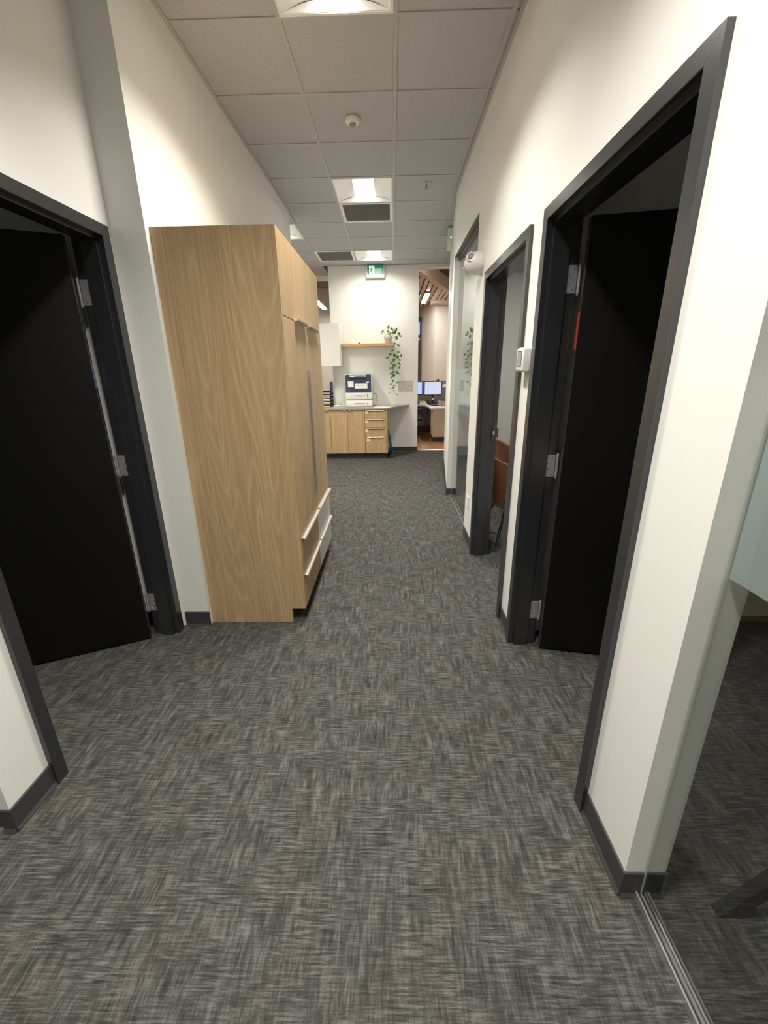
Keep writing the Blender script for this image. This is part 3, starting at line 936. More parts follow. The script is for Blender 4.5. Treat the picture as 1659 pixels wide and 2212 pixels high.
box('square_label', 'paper', -0.785, -0.683, yf - 0.0014, yf - 0.0004, CT + 0.350, CT + 0.450, pr)
wl = box('wide_label', 'paper', -0.664, -0.436, yf - 0.0014, yf - 0.0004, CT + 0.325, CT + 0.408, pr)
box('print_line', 'pencil', -0.65, -0.50, yf - 0.0020, yf - 0.0015, CT + 0.378, CT + 0.382, wl)
box('small_label', 'paper', -0.462, -0.408, yf - 0.0014, yf - 0.0004, CT + 0.420, CT + 0.440, pr)
B().lathe([(0.0145, 0), (0.0145, -0.0012), (0, -0.0014)], (-0.768, yf - 0.0004, CT + 0.285), 'y', 20).build('round_badge', 'bluetag', pr)
box('panel_groove', 'black', -0.785, -0.64, yf - 0.0010, yf - 0.0004, CT + 0.316, CT + 0.3175, pr)
for z in (CT + 0.205, CT + 0.070):
    n = 12
    top = [(-0.70 + 0.235 * j / n, PY0 - 0.001, z) for j in range(n + 1)]
    bot = [(-0.70 + 0.235 * j / n, PY0 - 0.001, z - 0.018 * math.sin(PI * j / n)) for j in range(1, n)][::-1]
    B().prism(top + bot, (0, -0.001, 0)).build('tray_grip', 'grey', pr)
    box('level_mark', 'black', -0.444, -0.436, PY0 - 0.002, PY0 - 0.0005, z - 0.035, z + 0.025, pr)
cb = B().tube([(-0.345, 7.72, CT + 0.20), (-0.32, 7.73, CT + 0.23), (-0.295, 7.74, CT + 0.21), (-0.288, 7.75, CT + 0.16), (-0.31, 7.76, CT + 0.13), (-0.285, 7.78, CT + 0.10), (-0.275, 7.79, CT + 0.05), (-0.30, 7.80, CT + 0.015), (-0.33, 7.81, CT + 0.006), (-0.34, 7.88, CT + 0.006)], 0.0045, 7).build('power_cable', 'black', None, True)
tag(cb, 'black power cable looping beside the printer', 'cable')
for j, (x, y, a, lab) in enumerate(((-0.21, 7.45, 0.2, 'white sheet of paper on the counter beside the printer'), (-0.13, 7.42, -0.35, 'second white sheet, askew near the slanted counter end'))):
    pp = B().box(x - 0.105, x + 0.105, y - 0.075, y + 0.075, CT + 0.0005 + j * 0.0012, CT + 0.0015 + j * 0.0012).build('paper_sheet', 'paper')
    pp.rotation_euler = (0, 0, a)
    tag(pp, lab, 'paper', 'papers beside the printer')
# low white box and wall outlet left of the printer
tr = B().box(-1.09, -0.86, 7.70, 7.90, CT + 0.0008, CT + 0.014, 0.002).build('paper_tray', 'paper')
tag(tr, 'flat stack of white paper on the counter, between letter trays and printer', 'paper')
u = empty('wall_outlet', (-0.99, YF - 0.004, 0.94), 'white electrical outlet on the end wall above the counter', 'outlet')
box('cover_plate', 'plastic', -1.027, -0.957, YF - 0.007, YF - 0.0005, 0.945, 1.060, u, 0.002)
box('receptacle', 'paper', -1.010, -0.974, YF - 0.0095, YF - 0.0075, 0.960, 1.000, u, 0.001)
box('receptacle', 'paper', -1.010, -0.974, YF - 0.0095, YF - 0.0075, 1.006, 1.046, u, 0.001)
# letter trays
u = empty('letter_tray', (-1.24, 7.72, CT), 'black tiered letter tray with papers, left of the printer', 'letter tray')
for j in range(5):
    z = CT + 0.002 + j * 0.062
    t = B()
    t.box(-1.40, -1.105, 7.58, 7.84, z, z + 0.004).box(-1.40, -1.394, 7.58, 7.84, z + 0.004, z + 0.026).box(-1.111, -1.105, 7.58, 7.84, z + 0.004, z + 0.026)
    t.box(-1.394, -1.111, 7.834, 7.84, z + 0.004, z + 0.026)
    t.build('tray', 'black', u)
for x in (-1.397, -1.108):
    for y in (7.592, 7.828): box('tray_post', 'black', x - 0.0025, x + 0.0025, y - 0.005, y + 0.005, CT + 0.03, CT + 0.27, u)
for j in (1, 2, 3):
    z = CT + 0.0068 + j * 0.062
    tag(box('paper_stack', 'paper', -1.36, -1.14, 7.585, 7.82, z, z + 0.012), ['', 'white papers in the second tier of the letter tray', 'white papers in the middle tier of the letter tray', 'white papers in the fourth tier of the letter tray'][j], 'paper', 'papers in the letter tray')
tag(box('paper_stack', 'lime', -1.30, -1.14, 7.575, 7.80, CT + 0.0068, CT + 0.020), 'bright yellow papers in the bottom tier of the letter tray', 'paper')
tag(box('binder', 'navy', -1.165, -1.115, 7.855, 7.93, CT + 0.001, 1.352, None, 0.003), 'dark binder standing upright behind the letter tray', 'binder')
# boards leaning against the cabinet end
for j, (x0, t_, h_, lab) in enumerate(((-0.078, 0.011, 0.46, 'dark teal board leaning on the cabinet end'), (-0.050, 0.012, 0.40, 'shorter dark teal board leaning in front of the first'))):
    lean = 0.062
    bd = B().loft([(x0 + lean, 7.36 + 0.02 * j, 0.001), (x0 + lean + t_, 7.36 + 0.02 * j, 0.001), (x0 + lean + t_, 7.72, 0.001), (x0 + lean, 7.72, 0.001)],
                  [(x0, 7.36 + 0.02 * j, h_), (x0 + t_, 7.36 + 0.02 * j, h_), (x0 + t_, 7.72, h_), (x0, 7.72, h_)]).build('display_board', 'teal')
    tag(bd, lab, 'board', 'boards leaning by the counter')

# drawing in a plastic sleeve
u = empty('wall_drawing', (0.26, YF - 0.001, 1.15), 'pencil drawing in a clear sleeve taped to the end wall by the plant', 'drawing')
box('sheet', 'sleeve', 0.122, 0.396, YF - 0.0022, YF - 0.0006, 1.150, 1.352, u)
dl = B()
def seg(x0, z0, x1, z1, w_=0.003):
    a, c = Vector((x0, 0, z0)), Vector((x1, 0, z1)); d = (c - a).normalized(); n_ = Vector((-d.z, 0, d.x)) * w_ / 2
    q = [a + n_, c + n_, c - n_, a - n_]
    dl.prism([(p.x, YF - 0.0024, p.z) for p in q], (0, -0.0004, 0))
for s_ in ((.135, 1.165, .135, 1.34), (.135, 1.34, .385, 1.335), (.385, 1.335, .38, 1.17), (.135, 1.165, .38, 1.17), (.14, 1.30, .21, 1.33), (.255, 1.19, .262, 1.335), (.15, 1.21, .25, 1.20), (.16, 1.21, .158, 1.28),
           (.158, 1.28, .24, 1.29), (.24, 1.29, .245, 1.205), (.19, 1.21, .195, 1.285), (.16, 1.245, .243, 1.25), (.14, 1.31, .25, 1.30), (.17, 1.18, .21, 1.205), (.29, 1.22, .34, 1.30), (.30, 1.30, .33, 1.21), (.29, 1.25, .37, 1.26),
           (.31, 1.19, .36, 1.20), (.34, 1.30, .37, 1.24), (.28, 1.18, .30, 1.24), (.145, 1.225, .20, 1.195), (.21, 1.30, .23, 1.33)):
    seg(*s_)
dl.build('pencil_drawing', 'pencil', u)

# ------------------------------------------------------------------ trailing plant
PCX, PCY = -0.062, 7.85
pl = empty('potted_plant', (PCX, PCY, 2.0105), 'trailing green pothos in a white pot at the end of the oak shelf', 'plant')
B().lathe([(0.052, 0.0), (0.056, 0.004), (0.070, 0.085), (0.078, 0.09), (0.080, 0.126), (0.072, 0.128), (0.068, 0.10)], (PCX, PCY, 2.0105), 'z', 28).build('pot', 'pot', pl, True)
B().lathe([(0.067, 0.100), (0.067, 0.106), (0.0, 0.110)], (PCX, PCY, 2.0105), 'z', 20).build('soil', 'soil', pl)


def zp(a, b_, y):                           # zoomed reading of the plant's shelf plane -> metres
    return Vector((0.038 + (a - 1178) * 0.0012, y, 2.010 - (b_ - 420) * 0.00121))


def smooth_path(pts, n=4):
    out = []
    P_ = [pts[0]] + pts + [pts[-1]]
    for i in range(1, len(P_) - 2):
        for j in range(n):
            t = j / n
            p0, p1, p2, p3 = P_[i - 1], P_[i], P_[i + 1], P_[i + 2]
            out.append(0.5 * ((2 * p1) + (-p0 + p2) * t + (2 * p0 - 5 * p1 + 4 * p2 - p3) * t * t + (-p0 + 3 * p1 - 3 * p2 + p3) * t ** 3))
    out.append(pts[-1])
    return out


vines = [
    [(1110, 345, 7.83), (1130, 300, 7.79), (1142, 330, 7.745), (1138, 430, 7.735), (1136, 520, 7.735), (1105, 620, 7.735), (1132, 700, 7.735), (1138, 800, 7.738), (1142, 900, 7.74), (1155, 1000, 7.742), (1150, 1060, 7.745), (1115, 1135, 7.75)],
    [(1130, 345, 7.84), (1165, 310, 7.80), (1200, 360, 7.775), (1215, 430, 7.76), (1212, 520, 7.755), (1240, 640, 7.75), (1222, 740, 7.75), (1210, 860, 7.75), (1206, 1000, 7.752), (1185, 1095, 7.755), (1225, 1165, 7.765)],
    [(1190, 430, 7.765), (1200, 500, 7.76), (1245, 570, 7.76), (1258, 640, 7.762), (1230, 720, 7.758)],
    [(1090, 345, 7.83), (1095, 280, 7.80), (1100, 220, 7.79)],
    [(1075, 345, 7.83), (1050, 290, 7.80), (1020, 250, 7.79)],
    [(1130, 345, 7.85), (1150, 280, 7.84), (1200, 250, 7.82)],
    [(1140, 345, 7.85), (1200, 330, 7.82), (1245, 300, 7.80)]]
for vpts in vines:
    B().tube(smooth_path([zp(*q) for q in vpts]), 0.0026, 6).build('vine', 'vine', pl, True)


def leaf_mesh(c, L, Wd, ang, tilt, mat):
    """heart-shaped leaf: c base point, ang in the wall plane (0 = down), tilt about its own axis"""
    half = [(0, 0.0), (0.16, 0.62), (0.32, 0.98), (0.52, 0.92), (0.74, 0.60), (0.9, 0.26), (1.0, 0.0)]
    bm = bmesh.new()
    mid, lft, rgt = [], [], []
    for q, wdt in half:
        sag = -0.18 * q * q * L
        mid.append(bm.verts.new((0, sag * 0.6, -q * L)))
        if wdt > 0:
            bl_ = -0.06 * L if q < 0.2 else 0
            lft.append(bm.verts.new((-wdt * Wd / 2, sag * 0.6 + 0.16 * Wd * wdt, -q * L - bl_)))
            rgt.append(bm.verts.new((wdt * Wd / 2, sag * 0.6 + 0.16 * Wd * wdt, -q * L - bl_)))
    for side_ in (lft, rgt):
        bm.faces.new((mid[0], mid[1], side_[0]))
        for i in range(len(side_) - 1):
            bm.faces.new((mid[i + 1], mid[i + 2], side_[i + 1], side_[i]))
        bm.faces.new((mid[-2], mid[-1], side_[-1]))
    R_ = Matrix.Rotation(ang, 4, 'Y') @ Matrix.Rotation(tilt, 4, 'Z') @ Matrix.Rotation(0.25, 4, 'X')
    bmesh.ops.transform(bm, matrix=Matrix.Translation(c) @ R_, verts=bm.verts[:])
    bb = B(); bb.bm.free(); bb.bm = bm
    o = bb.build('leaf', mat, pl, True)
    so = o.modifiers.new('thickness', 'SOLIDIFY'); so.thickness = 0.0008
    return o


LV = [  # a, b, length px, width px, angle deg (0 down, + toward the photo's right), y, kind
    (1095, 225, 62, 42, 165, 7.79, 0), (1040, 245, 55, 26, -75, 7.78, 0), (1030, 262, 60, 22, -55, 7.78, 2), (1092, 245, 36, 34, 10, 7.775, 0),
    (1130, 208, 50, 34, 60, 7.80, 0), (1165, 295, 110, 62, 140, 7.78, 0), (1245, 275, 42, 44, 20, 7.79, 0), (1118, 262, 55, 60, 5, 7.77, 1),
    (1215, 320, 62, 44, 5, 7.77, 0), (1260, 315, 40, 26, 60, 7.78, 0), (1195, 415, 32, 42, -20, 7.745, 0), (1228, 440, 50, 28, 50, 7.75, 0),
    (1162, 505, 44, 48, -25, 7.725, 0), (1135, 560, 44, 44, -20, 7.725, 0), (1105, 605, 62, 36, -60, 7.725, 0), (1228, 545, 44, 30, 80, 7.745, 0),
    (1195, 570, 52, 58, -5, 7.735, 0), (1285, 575, 50, 34, 25, 7.755, 3), (1232, 595, 52, 52, 5, 7.74, 0), (1180, 630, 66, 50, -10, 7.725, 0),
    (1255, 645, 42, 34, 50, 7.75, 0), (1145, 688, 40, 48, -30, 7.725, 0), (1250, 690, 60, 34, 35, 7.745, 0), (1180, 712, 52, 56, -5, 7.728, 0),
    (1130, 755, 44, 40, -25, 7.728, 0), (1162, 745, 50, 48, 0, 7.73, 0), (1245, 765, 36, 40, 70, 7.745, 0), (1200, 815, 76, 44, 55, 7.735, 0),
    (1190, 812, 62, 44, -55, 7.732, 0), (1178, 850, 62, 44, 0, 7.735, 0), (1150, 842, 44, 34, -60, 7.732, 0), (1252, 850, 24, 20, 60, 7.745, 0),
    (1160, 895, 44, 30, -50, 7.735, 0), (1160, 940, 42, 36, -5, 7.737, 0), (1210, 988, 52, 28, 85, 7.745, 0), (1145, 1000, 36, 24, -70, 7.738, 0),
    (1180, 1012, 32, 28, 10, 7.745, 0), (1180, 1048, 38, 28, -60, 7.748, 0), (1130, 1068, 22, 12, -80, 7.745, 0), (1175, 1092, 24, 16, -30, 7.75, 0),
    (1116, 1128, 22, 14, -60, 7.75, 0), (1218, 1160, 28, 16, 70, 7.76, 0)]
for a, b_, L, Wd, ang, y, kd in LV:
    leaf_mesh(zp(a, b_, y), L * 0.00125, Wd * 0.00122, -math.radians(ang), random.uniform(-0.5, 0.5), ('leaf', 'leaf_pale', 'leaf_pale', 'leaf_dry')[kd])


# ------------------------------------------------------------------ exit signs
def running_man(bld, ox, oz, s, y, t=0.0008):
    """pictogram strokes in a plane y; ox, oz lower-left of the white door, s its height"""
    def st(p0, p1, w_):
        a, c = Vector((ox + p0[0] * s, 0, oz + p0[1] * s)), Vector((ox + p1[0] * s, 0, oz + p1[1] * s))
        d = (c - a).normalized(); n_ = Vector((-d.z, 0, d.x)) * w_ * s / 2
        bld.prism([(q.x, y, q.z) for q in (a + n_, c + n_, c - n_, a - n_)], (0, -t, 0))
    bld.lathe([(0.068 * s, 0), (0.068 * s, -t)], (ox + 0.40 * s, y, oz + 0.86 * s), 'y', 16)
    st((0.36, 0.74), (0.28, 0.42), 0.17)
    st((0.28, 0.44), (0.40, 0.22), 0.10); st((0.40, 0.22), (0.47, 0.02), 0.09)
    st((0.27, 0.44), (0.22, 0.24), 0.10); st((0.22, 0.26), (0.0, 0.25), 0.09)
    st((0.33, 0.73), (0.14, 0.72), 0.07); st((0.15, 0.73), (0.07, 0.56), 0.07)
    st((0.38, 0.70), (0.50, 0.58), 0.07); st((0.49, 0.58), (0.60, 0.58), 0.07)


u = empty('exit_sign', (-0.272, YF - 0.03, 3.087), 'lit green running-man exit sign on the end wall under the ceiling', 'exit sign')
box('housing', 'plastic', -0.430, -0.114, 7.875, YF - 0.001, 3.085, CZ - 0.008, u, 0.010, 3, True)
box('green_face', 'green', -0.411, -0.131, 7.8705, 7.8745, 3.135, 3.276, u, 0.001)
wp = box('white_door', 'signwhite', -0.380, -0.288, 7.8690, 7.8702, 3.137, 3.268, u)
bld = B(); running_man(bld, -0.382, 3.138, 0.128, 7.8688)
bld.build('running_figure', 'green', u)
# second sign, edge-on on the angled wall
u = empty('exit_sign', (0.76, 6.17, 3.09), 'slim white exit sign seen edge-on, high on the angled wall', 'exit sign')
rz = math.radians(-5.9)
def rp(s_, t_):                             # s along the wall, t out of it (to the corridor)
    q = Vector((0.69 + 0.1027 * (6.17 - 4.97), 6.17))
    d_ = Vector((0.1027, 0.9947)); n_ = Vector((-0.9947, 0.1027))
    q = q + d_ * s_ + n_ * t_
    return q
def rbox(name, mat, s0, s1, t0, t1, z0, z1, parent):
    pts = [rp(s0, t0), rp(s1, t0), rp(s1, t1), rp(s0, t1)]
    return B().prism([(p.x, p.y, z0) for p in pts], (0, 0, z1 - z0)).build(name, mat, parent)
rbox('housing', 'plastic', -0.16, 0.16, 0.002, 0.066, 3.088, 3.275, u)
rbox('green_face', 'green', -0.14, 0.14, 0.0665, 0.070, 3.13, 3.262, u)
p_ = rp(-0.1605, 0.02)
B().lathe([(0.007, 0), (0.006, -0.003), (0, -0.004)], (p_.x, p_.y, 3.165), 'y', 12).build('status_light', 'led', u)

# ------------------------------------------------------------------ things on the right wall
u = empty('emergency_light', (XR, 3.46, 2.30), 'white domed emergency light beside the far door frame', 'emergency light')
n, mN = 20, 10
bm_ = B()
B().lathe([(0.083, 0.0), (0.083, -0.012), (0.074, -0.014)], (XR - 0.0005, 3.47, 2.305), 'x', 30).build('back_plate', 'plastic', u, True)
B().lathe([(0.080, -0.0145), (0.079, -0.045), (0.073, -0.075), (0.058, -0.105), (0.035, -0.125), (0.012, -0.134), (0.0, -0.135)], (XR - 0.0005, 3.47, 2.305), 'x', 30).build('dome_body', 'plastic', u, True)
hd = B()
c_ = Vector((XR - 0.098, 3.415, 2.335))
hd.lathe([(0.033, 0.02), (0.033, -0.006), (0.030, -0.012), (0.026, -0.012), (0.020, -0.002), (0.0, 0.0)], c_, 'y', 24)
h_ = hd.build('lamp_head', 'plastic', u, True)
B().lathe([(0.019, -0.003), (0.012, -0.010), (0.0, -0.013)], c_, 'y', 18).build('lamp_bulb', 'grey', h_, True)
B().lathe([(0.006, -0.134), (0.006, -0.146), (0.0, -0.148)], (XR - 0.0005, 3.47, 2.272), 'x', 10).build('test_button', 'plastic', u, True)

u = empty('thermostat', (XR, 2.165, 1.525), 'white wall thermostat with a grey screen between the two door frames', 'thermostat')
box('base_plate', 'plastic', XR - 0.008, XR - 0.0005, 2.118, 2.222, 1.530, 1.640, u, 0.003)
tb = B().box(XR - 0.046, XR - 0.0085, 2.114, 2.226, 1.526, 1.642, 0.010, None, 3).build('cover', 'plastic', u, True)
# the face turned to the camera end carries a bevel strip and the screen sits on the front
box('screen', 'grey', XR - 0.0475, XR - 0.0462, 2.140, 2.200, 1.556, 1.622, u)
box('screen_frame', 'black', XR - 0.0470, XR - 0.0461, 2.136, 2.204, 1.552, 1.626, u)
box('logo_mark', 'pencil', XR - 0.0470, XR - 0.0461, 2.160, 2.180, 1.536, 1.541, u)

u = empty('wall_outlet', (XR, 3.53, 0.33), 'white electrical outlet low on the wall by the far glazing', 'outlet')
box('cover_plate', 'plastic', XR - 0.007, XR - 0.0005, 3.495, 3.565, 0.330, 0.445, u, 0.002)
box('receptacle', 'paper', XR - 0.0095, XR - 0.0075, 3.512, 3.548, 0.345, 0.385, u)
box('receptacle', 'paper', XR - 0.0095, XR - 0.0075, 3.512, 3.548, 0.391, 0.431, u)


# ------------------------------------------------------------------ chairs in the side offices
def tub_chair(loc, rot, label, group):
    e = empty('tub_chair', loc, label, 'chair', group)
    # wrap-around shell: rim height falls from back to arms
    sh = B(); N = 26
    outer, inner = [], []
    levels = 6
    grid_o, grid_i = [], []
    for j in range(N + 1):
        th = math.radians(-128 + 256 * j / N)          # 0 = back (+y local)
        back = math.cos(th / 2) ** 2
        top = 0.60 + 0.22 * back ** 1.6
        ro, ri = [], []
        for k in range(levels + 1):
            q = k / levels
            z = 0.34 + (top - 0.34) * q
            rad = 0.20 + 0.085 * math.sin(q * PI / 2) + 0.02 * q
            ro.append(Vector((math.sin(th) * rad, math.cos(th) * rad, z)))
            ri.append(Vector((math.sin(th) * (rad - 0.045), math.cos(th) * (rad - 0.045), z + (0.0 if k < levels else -0.008))))
        grid_o.append([sh.bm.verts.new(v) for v in ro]); grid_i.append([sh.bm.verts.new(v) for v in ri])
    for j in range(N):
        for k in range(levels):
            sh.bm.faces.new((grid_o[j][k], grid_o[j + 1][k], grid_o[j + 1][k + 1], grid_o[j][k + 1]))
            sh.bm.faces.new((grid_i[j][k + 1], grid_i[j + 1][k + 1], grid_i[j + 1][k], grid_i[j][k]))
        sh.bm.faces.new((grid_o[j][levels], grid_o[j + 1][levels], grid_i[j + 1][levels], grid_i[j][levels]))
        sh.bm.faces.new((grid_i[j][0], grid_i[j + 1][0], grid_o[j + 1][0], grid_o[j][0]))
    for j in (0, N):
        for k in range(levels):
            sh.bm.faces.new((grid_o[j][k], grid_o[j][k + 1], grid_i[j][k + 1], grid_i[j][k]))
    R_ = Matrix.Translation(loc) @ Matrix.Rotation(rot, 4, 'Z')
    def fin(bb, name, mat, par=e, sm=True):
        bmesh.ops.transform(bb.bm, matrix=R_, verts=bb.bm.verts[:])
        return bb.build(name, mat, par, sm)
    fin(sh, 'backrest', 'leather')
    st = B(); st.lathe([(0.0, 0.33), (0.15, 0.332), (0.20, 0.345), (0.235, 0.40), (0.235, 0.44), (0.21, 0.465), (0.0, 0.475)], (0, -0.015, 0), 'z', 28)
    fin(st, 'seat', 'leather')
    fb = B().box(-0.13, 0.13, -0.13, 0.13, 0.312, 0.334, 0.004)
    fin(fb, 'seat_frame', 'black')
    for sx in (-1, 1):
        for sy in (-1, 1):
            lg = B().tube([(sx * 0.12, sy * 0.12, 0.32), (sx * 0.17, sy * 0.18, 0.16), (sx * 0.215, sy * 0.235, 0.002)], [0.017, 0.014, 0.009], 10)
            fin(lg, 'leg', 'black')
    return e


tub_chair((1.128, 3.65, 0), math.radians(100), 'brown leather tub chair just inside the far doorway', 'brown tub chairs in the side office')
tub_chair((1.42, 4.42, 0), math.radians(95), 'brown leather tub chair standing behind the first one in the far doorway', 'brown tub chairs in the side office')

# table in the near glass office: only one foot of its frame reaches into view
e = empty('office_table', (1.38, 0.2, 0), 'trestle table behind the near glass pane, only one black leg in view', 'table')
box('tabletop', 'pedestal', 1.06, 1.72, -0.75, 0.87, 0.715, 0.745, e, 0.003)
for y in (0.79, -0.65):
    for k_, (xa, xb) in enumerate(((0.975, 1.50), (1.62, 1.12))):
        yy = y + (0.0 if k_ == 0 else -0.034)
        w_ = 0.030
        lg = B().loft([(xa - w_, yy - 0.015, 0.001), (xa + w_, yy - 0.015, 0.001), (xa + w_, yy + 0.015, 0.001), (xa - w_, yy + 0.015, 0.001)],
                      [(xb - w_, yy - 0.015, 0.714), (xb + w_, yy - 0.015, 0.714), (xb + w_, yy + 0.015, 0.714), (xb - w_, yy + 0.015, 0.714)])
        lg.build('trestle_leg', 'black', e)
box('crossbar', 'black', 1.29, 1.33, -0.62, 0.72, 0.672, 0.714, e, 0.003)

# ceiling panel lights of the second office
e = empty('panel_light', (2.2, 4.6, WT), 'flat ceiling panel light of the second office, out of view', 'ceiling light')
box('light_frame', 'reflector', 1.88, 2.52, 3.98, 5.22, WT - 0.012, WT - 0.001, e)
box('diffuser', 'lamp_b', 1.9, 2.5, 4.0, 5.2, WT - 0.016, WT - 0.0125, e)

# ------------------------------------------------------------------ the open office beyond the wall
# slatted wood ceiling
sl = struct(empty('ceiling', (1.1, 12.5, 3.65)), 'slatted wood ceiling of the open office')
gaps = [0.39, 0.535, 0.68, 0.825, 0.957, 1.105, 1.24, 1.42, 1.565, 1.71, 1.86]
near = lambda x: 8.75 + 2.32 * x if x < 0.95 else 10.95 + 2.55 * (x - 0.95)
near = lambda x: 8.70 + 2.30 * x + 0.20 * max(0, x - 0.9)
far = lambda x: min(17.4, 14.72 + (1.47 - x) * 2.7) if x < 1.47 else 14.3
for x0, x1 in zip(gaps[:-1], gaps[1:]):
    a0, a1 = x0 + 0.016, x1 - 0.016
    B().prism([(a0, near(a0) + 0.36, 3.65), (a1, near(a1) + 0.36, 3.65), (a1, far(a1), 3.65), (a0, far(a0), 3.65)], (0, 0, 0.02)).build('slat', 'slat', sl)
B().prism([(gaps[0], near(gaps[0]), 3.648), (1.95, near(1.95), 3.648), (1.95, near(1.95) + 0.36, 3.648), (gaps[0], near(gaps[0]) + 0.36, 3.648)], (0, 0, 0.022)).build('border_board', 'slat', sl)
B().prism([(gaps[0], near(gaps[0]) - 0.02, 3.648), (1.95, near(1.95) - 0.02, 3.648), (1.95, near(1.95), 3.648), (gaps[0], near(gaps[0]), 3.648)], (0, 0, 0.30)).build('fascia_board', 'slat', sl)
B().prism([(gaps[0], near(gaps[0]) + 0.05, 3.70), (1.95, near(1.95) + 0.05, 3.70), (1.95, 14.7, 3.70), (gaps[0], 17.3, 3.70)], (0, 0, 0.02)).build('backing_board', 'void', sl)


def linear_light(x0, x1, y0, y1, z, label, drop):
    e = empty('linear_light', ((x0 + x1) / 2, (y0 + y1) / 2, z), label, 'ceiling light', 'linear lights of the open office')
    box('light_housing', 'alu', x0 - 0.02, x1 + 0.02, y0 - 0.02, y1 + 0.02, z + 0.012, z + 0.05, e, 0.004)
    box('diffuser', 'lamp', x0, x1, y0, y1, z, z + 0.0115, e, 0.005)
    if drop:
        for y in (y0 + 0.2, y1 - 0.2):
            B().tube([((x0 + x1) / 2, y, z + 0.05), ((x0 + x1) / 2, y, 4.298)], 0.004, 6).build('suspension_rod', 'alu', e)


linear_light(0.975, 1.10, 12.75, 14.45, 3.597, 'bright linear light under the slatted wood ceiling', False)
linear_light(-2.26, -2.11, 12.9, 14.5, 3.48, 'bright linear light seen over the white wall cabinet', True)
linear_light(1.5, 1.62, 8.55, 9.9, 3.95, 'unseen linear light added to brighten the desk of the open office', True)  # added out of view, puts more light on the desk front
linear_light(-0.6, -0.48, 11.0, 12.8, 3.9, 'unseen linear light added behind the end wall to brighten the open office', True)  # extra hidden fixture, added to lift the far office brightness

# window strip with dark frame on the beige wall
wn = struct(empty('window_4', (0.95, 16.3, 1.0)), 'narrow dark framed window with a blue pane in the open office')
def wq(x):                                  # point on the slanted beige wall, 30 mm proud
    y = 14.8 + (1.47 - x) / 1.17 * 3.2
    return (x - 0.03, y - 0.012)
p0, p1, p2 = wq(1.117), wq(1.088), wq(0.62)
def wbox(name, mat, a, c, z0, z1, d=0.03):
    B().prism([(a[0], a[1], z0), (c[0], c[1], z0), (c[0] - d, c[1] - d * 0.36, z0), (a[0] - d, a[1] - d * 0.36, z0)], (0, 0, z1 - z0)).build(name, mat, wn)
wbox('frame_post', 'bronze', p0, p1, 0.75, 3.36)
wbox('frame_head', 'bronze', p1, p2, 3.20, 3.36)
wbox('lower_panel', 'bronze', p1, p2, 0.75, 2.58, 0.02)
wbox('transom', 'bronze', p1, p2, 2.66, 2.76)
wbox('glass_pane', 'sky_pane', p1, p2, 2.765, 3.195, 0.01)
wbox('glass_pane', 'sky_pane', p1, p2, 2.585, 2.655, 0.01)

# desk
dk = empty('desk', (1.1, 9.9, 0), 'white topped corner desk with a beige end panel in the open office', 'desk')
B().prism([(0.85, 9.10, 0.70), (2.1, 9.10, 0.70), (2.1, 10.60, 0.70), (-0.4, 10.60, 0.70), (-0.4, 10.12, 0.70), (0.62, 10.12, 0.70), (0.80, 9.98, 0.70), (0.84, 9.75, 0.70)], (0, 0, 0.034)).build('desktop', 'white', dk)
box('pedestal', 'pedestal', 0.91, 1.9, 9.125, 9.68, 0.10, 0.698, dk, 0.004)
box('plinth', 'base', 0.92, 1.9, 9.14, 9.66, 0.0, 0.0995, dk)
box('privacy_panel', 'fabric', -0.4, 2.1, 10.62, 10.66, 0.0, 1.275, dk)
box('panel_base', 'base', -0.4, 2.1, 10.605, 10.6195, 0.0, 0.16, dk)
box('desk_leg', 'grey', -0.38, -0.33, 10.15, 10.20, 0.0, 0.699, dk)
DT = 0.7345


def monitor(xc, y, w_, h_, z0, mat, label):
    e = empty('monitor', (xc, y, DT), label, 'monitor', 'computer monitors on the desk')
    box('bezel', 'black', xc - w_ / 2, xc + w_ / 2, y - 0.02, y + 0.02, z0, z0 + h_, e, 0.004)
    s_ = box('screen', mat, xc - w_ / 2 + 0.014, xc + w_ / 2 - 0.014, y - 0.0225, y - 0.0205, z0 + 0.024, z0 + h_ - 0.014, e)
    yy = y - 0.0228
    if mat == 'screen':
        box('title_bar', 'screen_bar', xc - w_ / 2 + 0.014, xc + w_ / 2 - 0.014, yy - 0.001, yy, z0 + h_ - 0.030, z0 + h_ - 0.016, s_)
        box('menu_bar', 'black', xc - w_ / 2 + 0.014, xc + w_ / 2 - 0.014, yy - 0.001, yy, z0 + h_ - 0.038, z0 + h_ - 0.031, s_)
        box('table_row', 'screen_ink', xc - w_ / 2 + 0.07, xc + w_ / 2 - 0.03, yy - 0.001, yy, z0 + h_ * 0.62, z0 + h_ * 0.66, s_)
        box('side_list', 'screen_ink', xc - w_ / 2 + 0.03, xc - w_ / 2 + 0.042, yy - 0.001, yy, z0 + h_ * 0.3, z0 + h_ * 0.75, s_)
    else:
        box('text_block', 'screen_ink', xc + 0.02, xc + 0.10, yy - 0.001, yy, z0 + h_ * 0.62, z0 + h_ * 0.74, s_)
    B().box(xc - 0.025, xc + 0.025, y + 0.02, y + 0.045, DT + 0.012, z0 + h_ * 0.5).build('stand_neck', 'black', e)
    B().box(xc - 0.12, xc + 0.12, y - 0.09, y + 0.10, DT + 0.0005, DT + 0.0115, 0.004).build('stand_base', 'black', e)


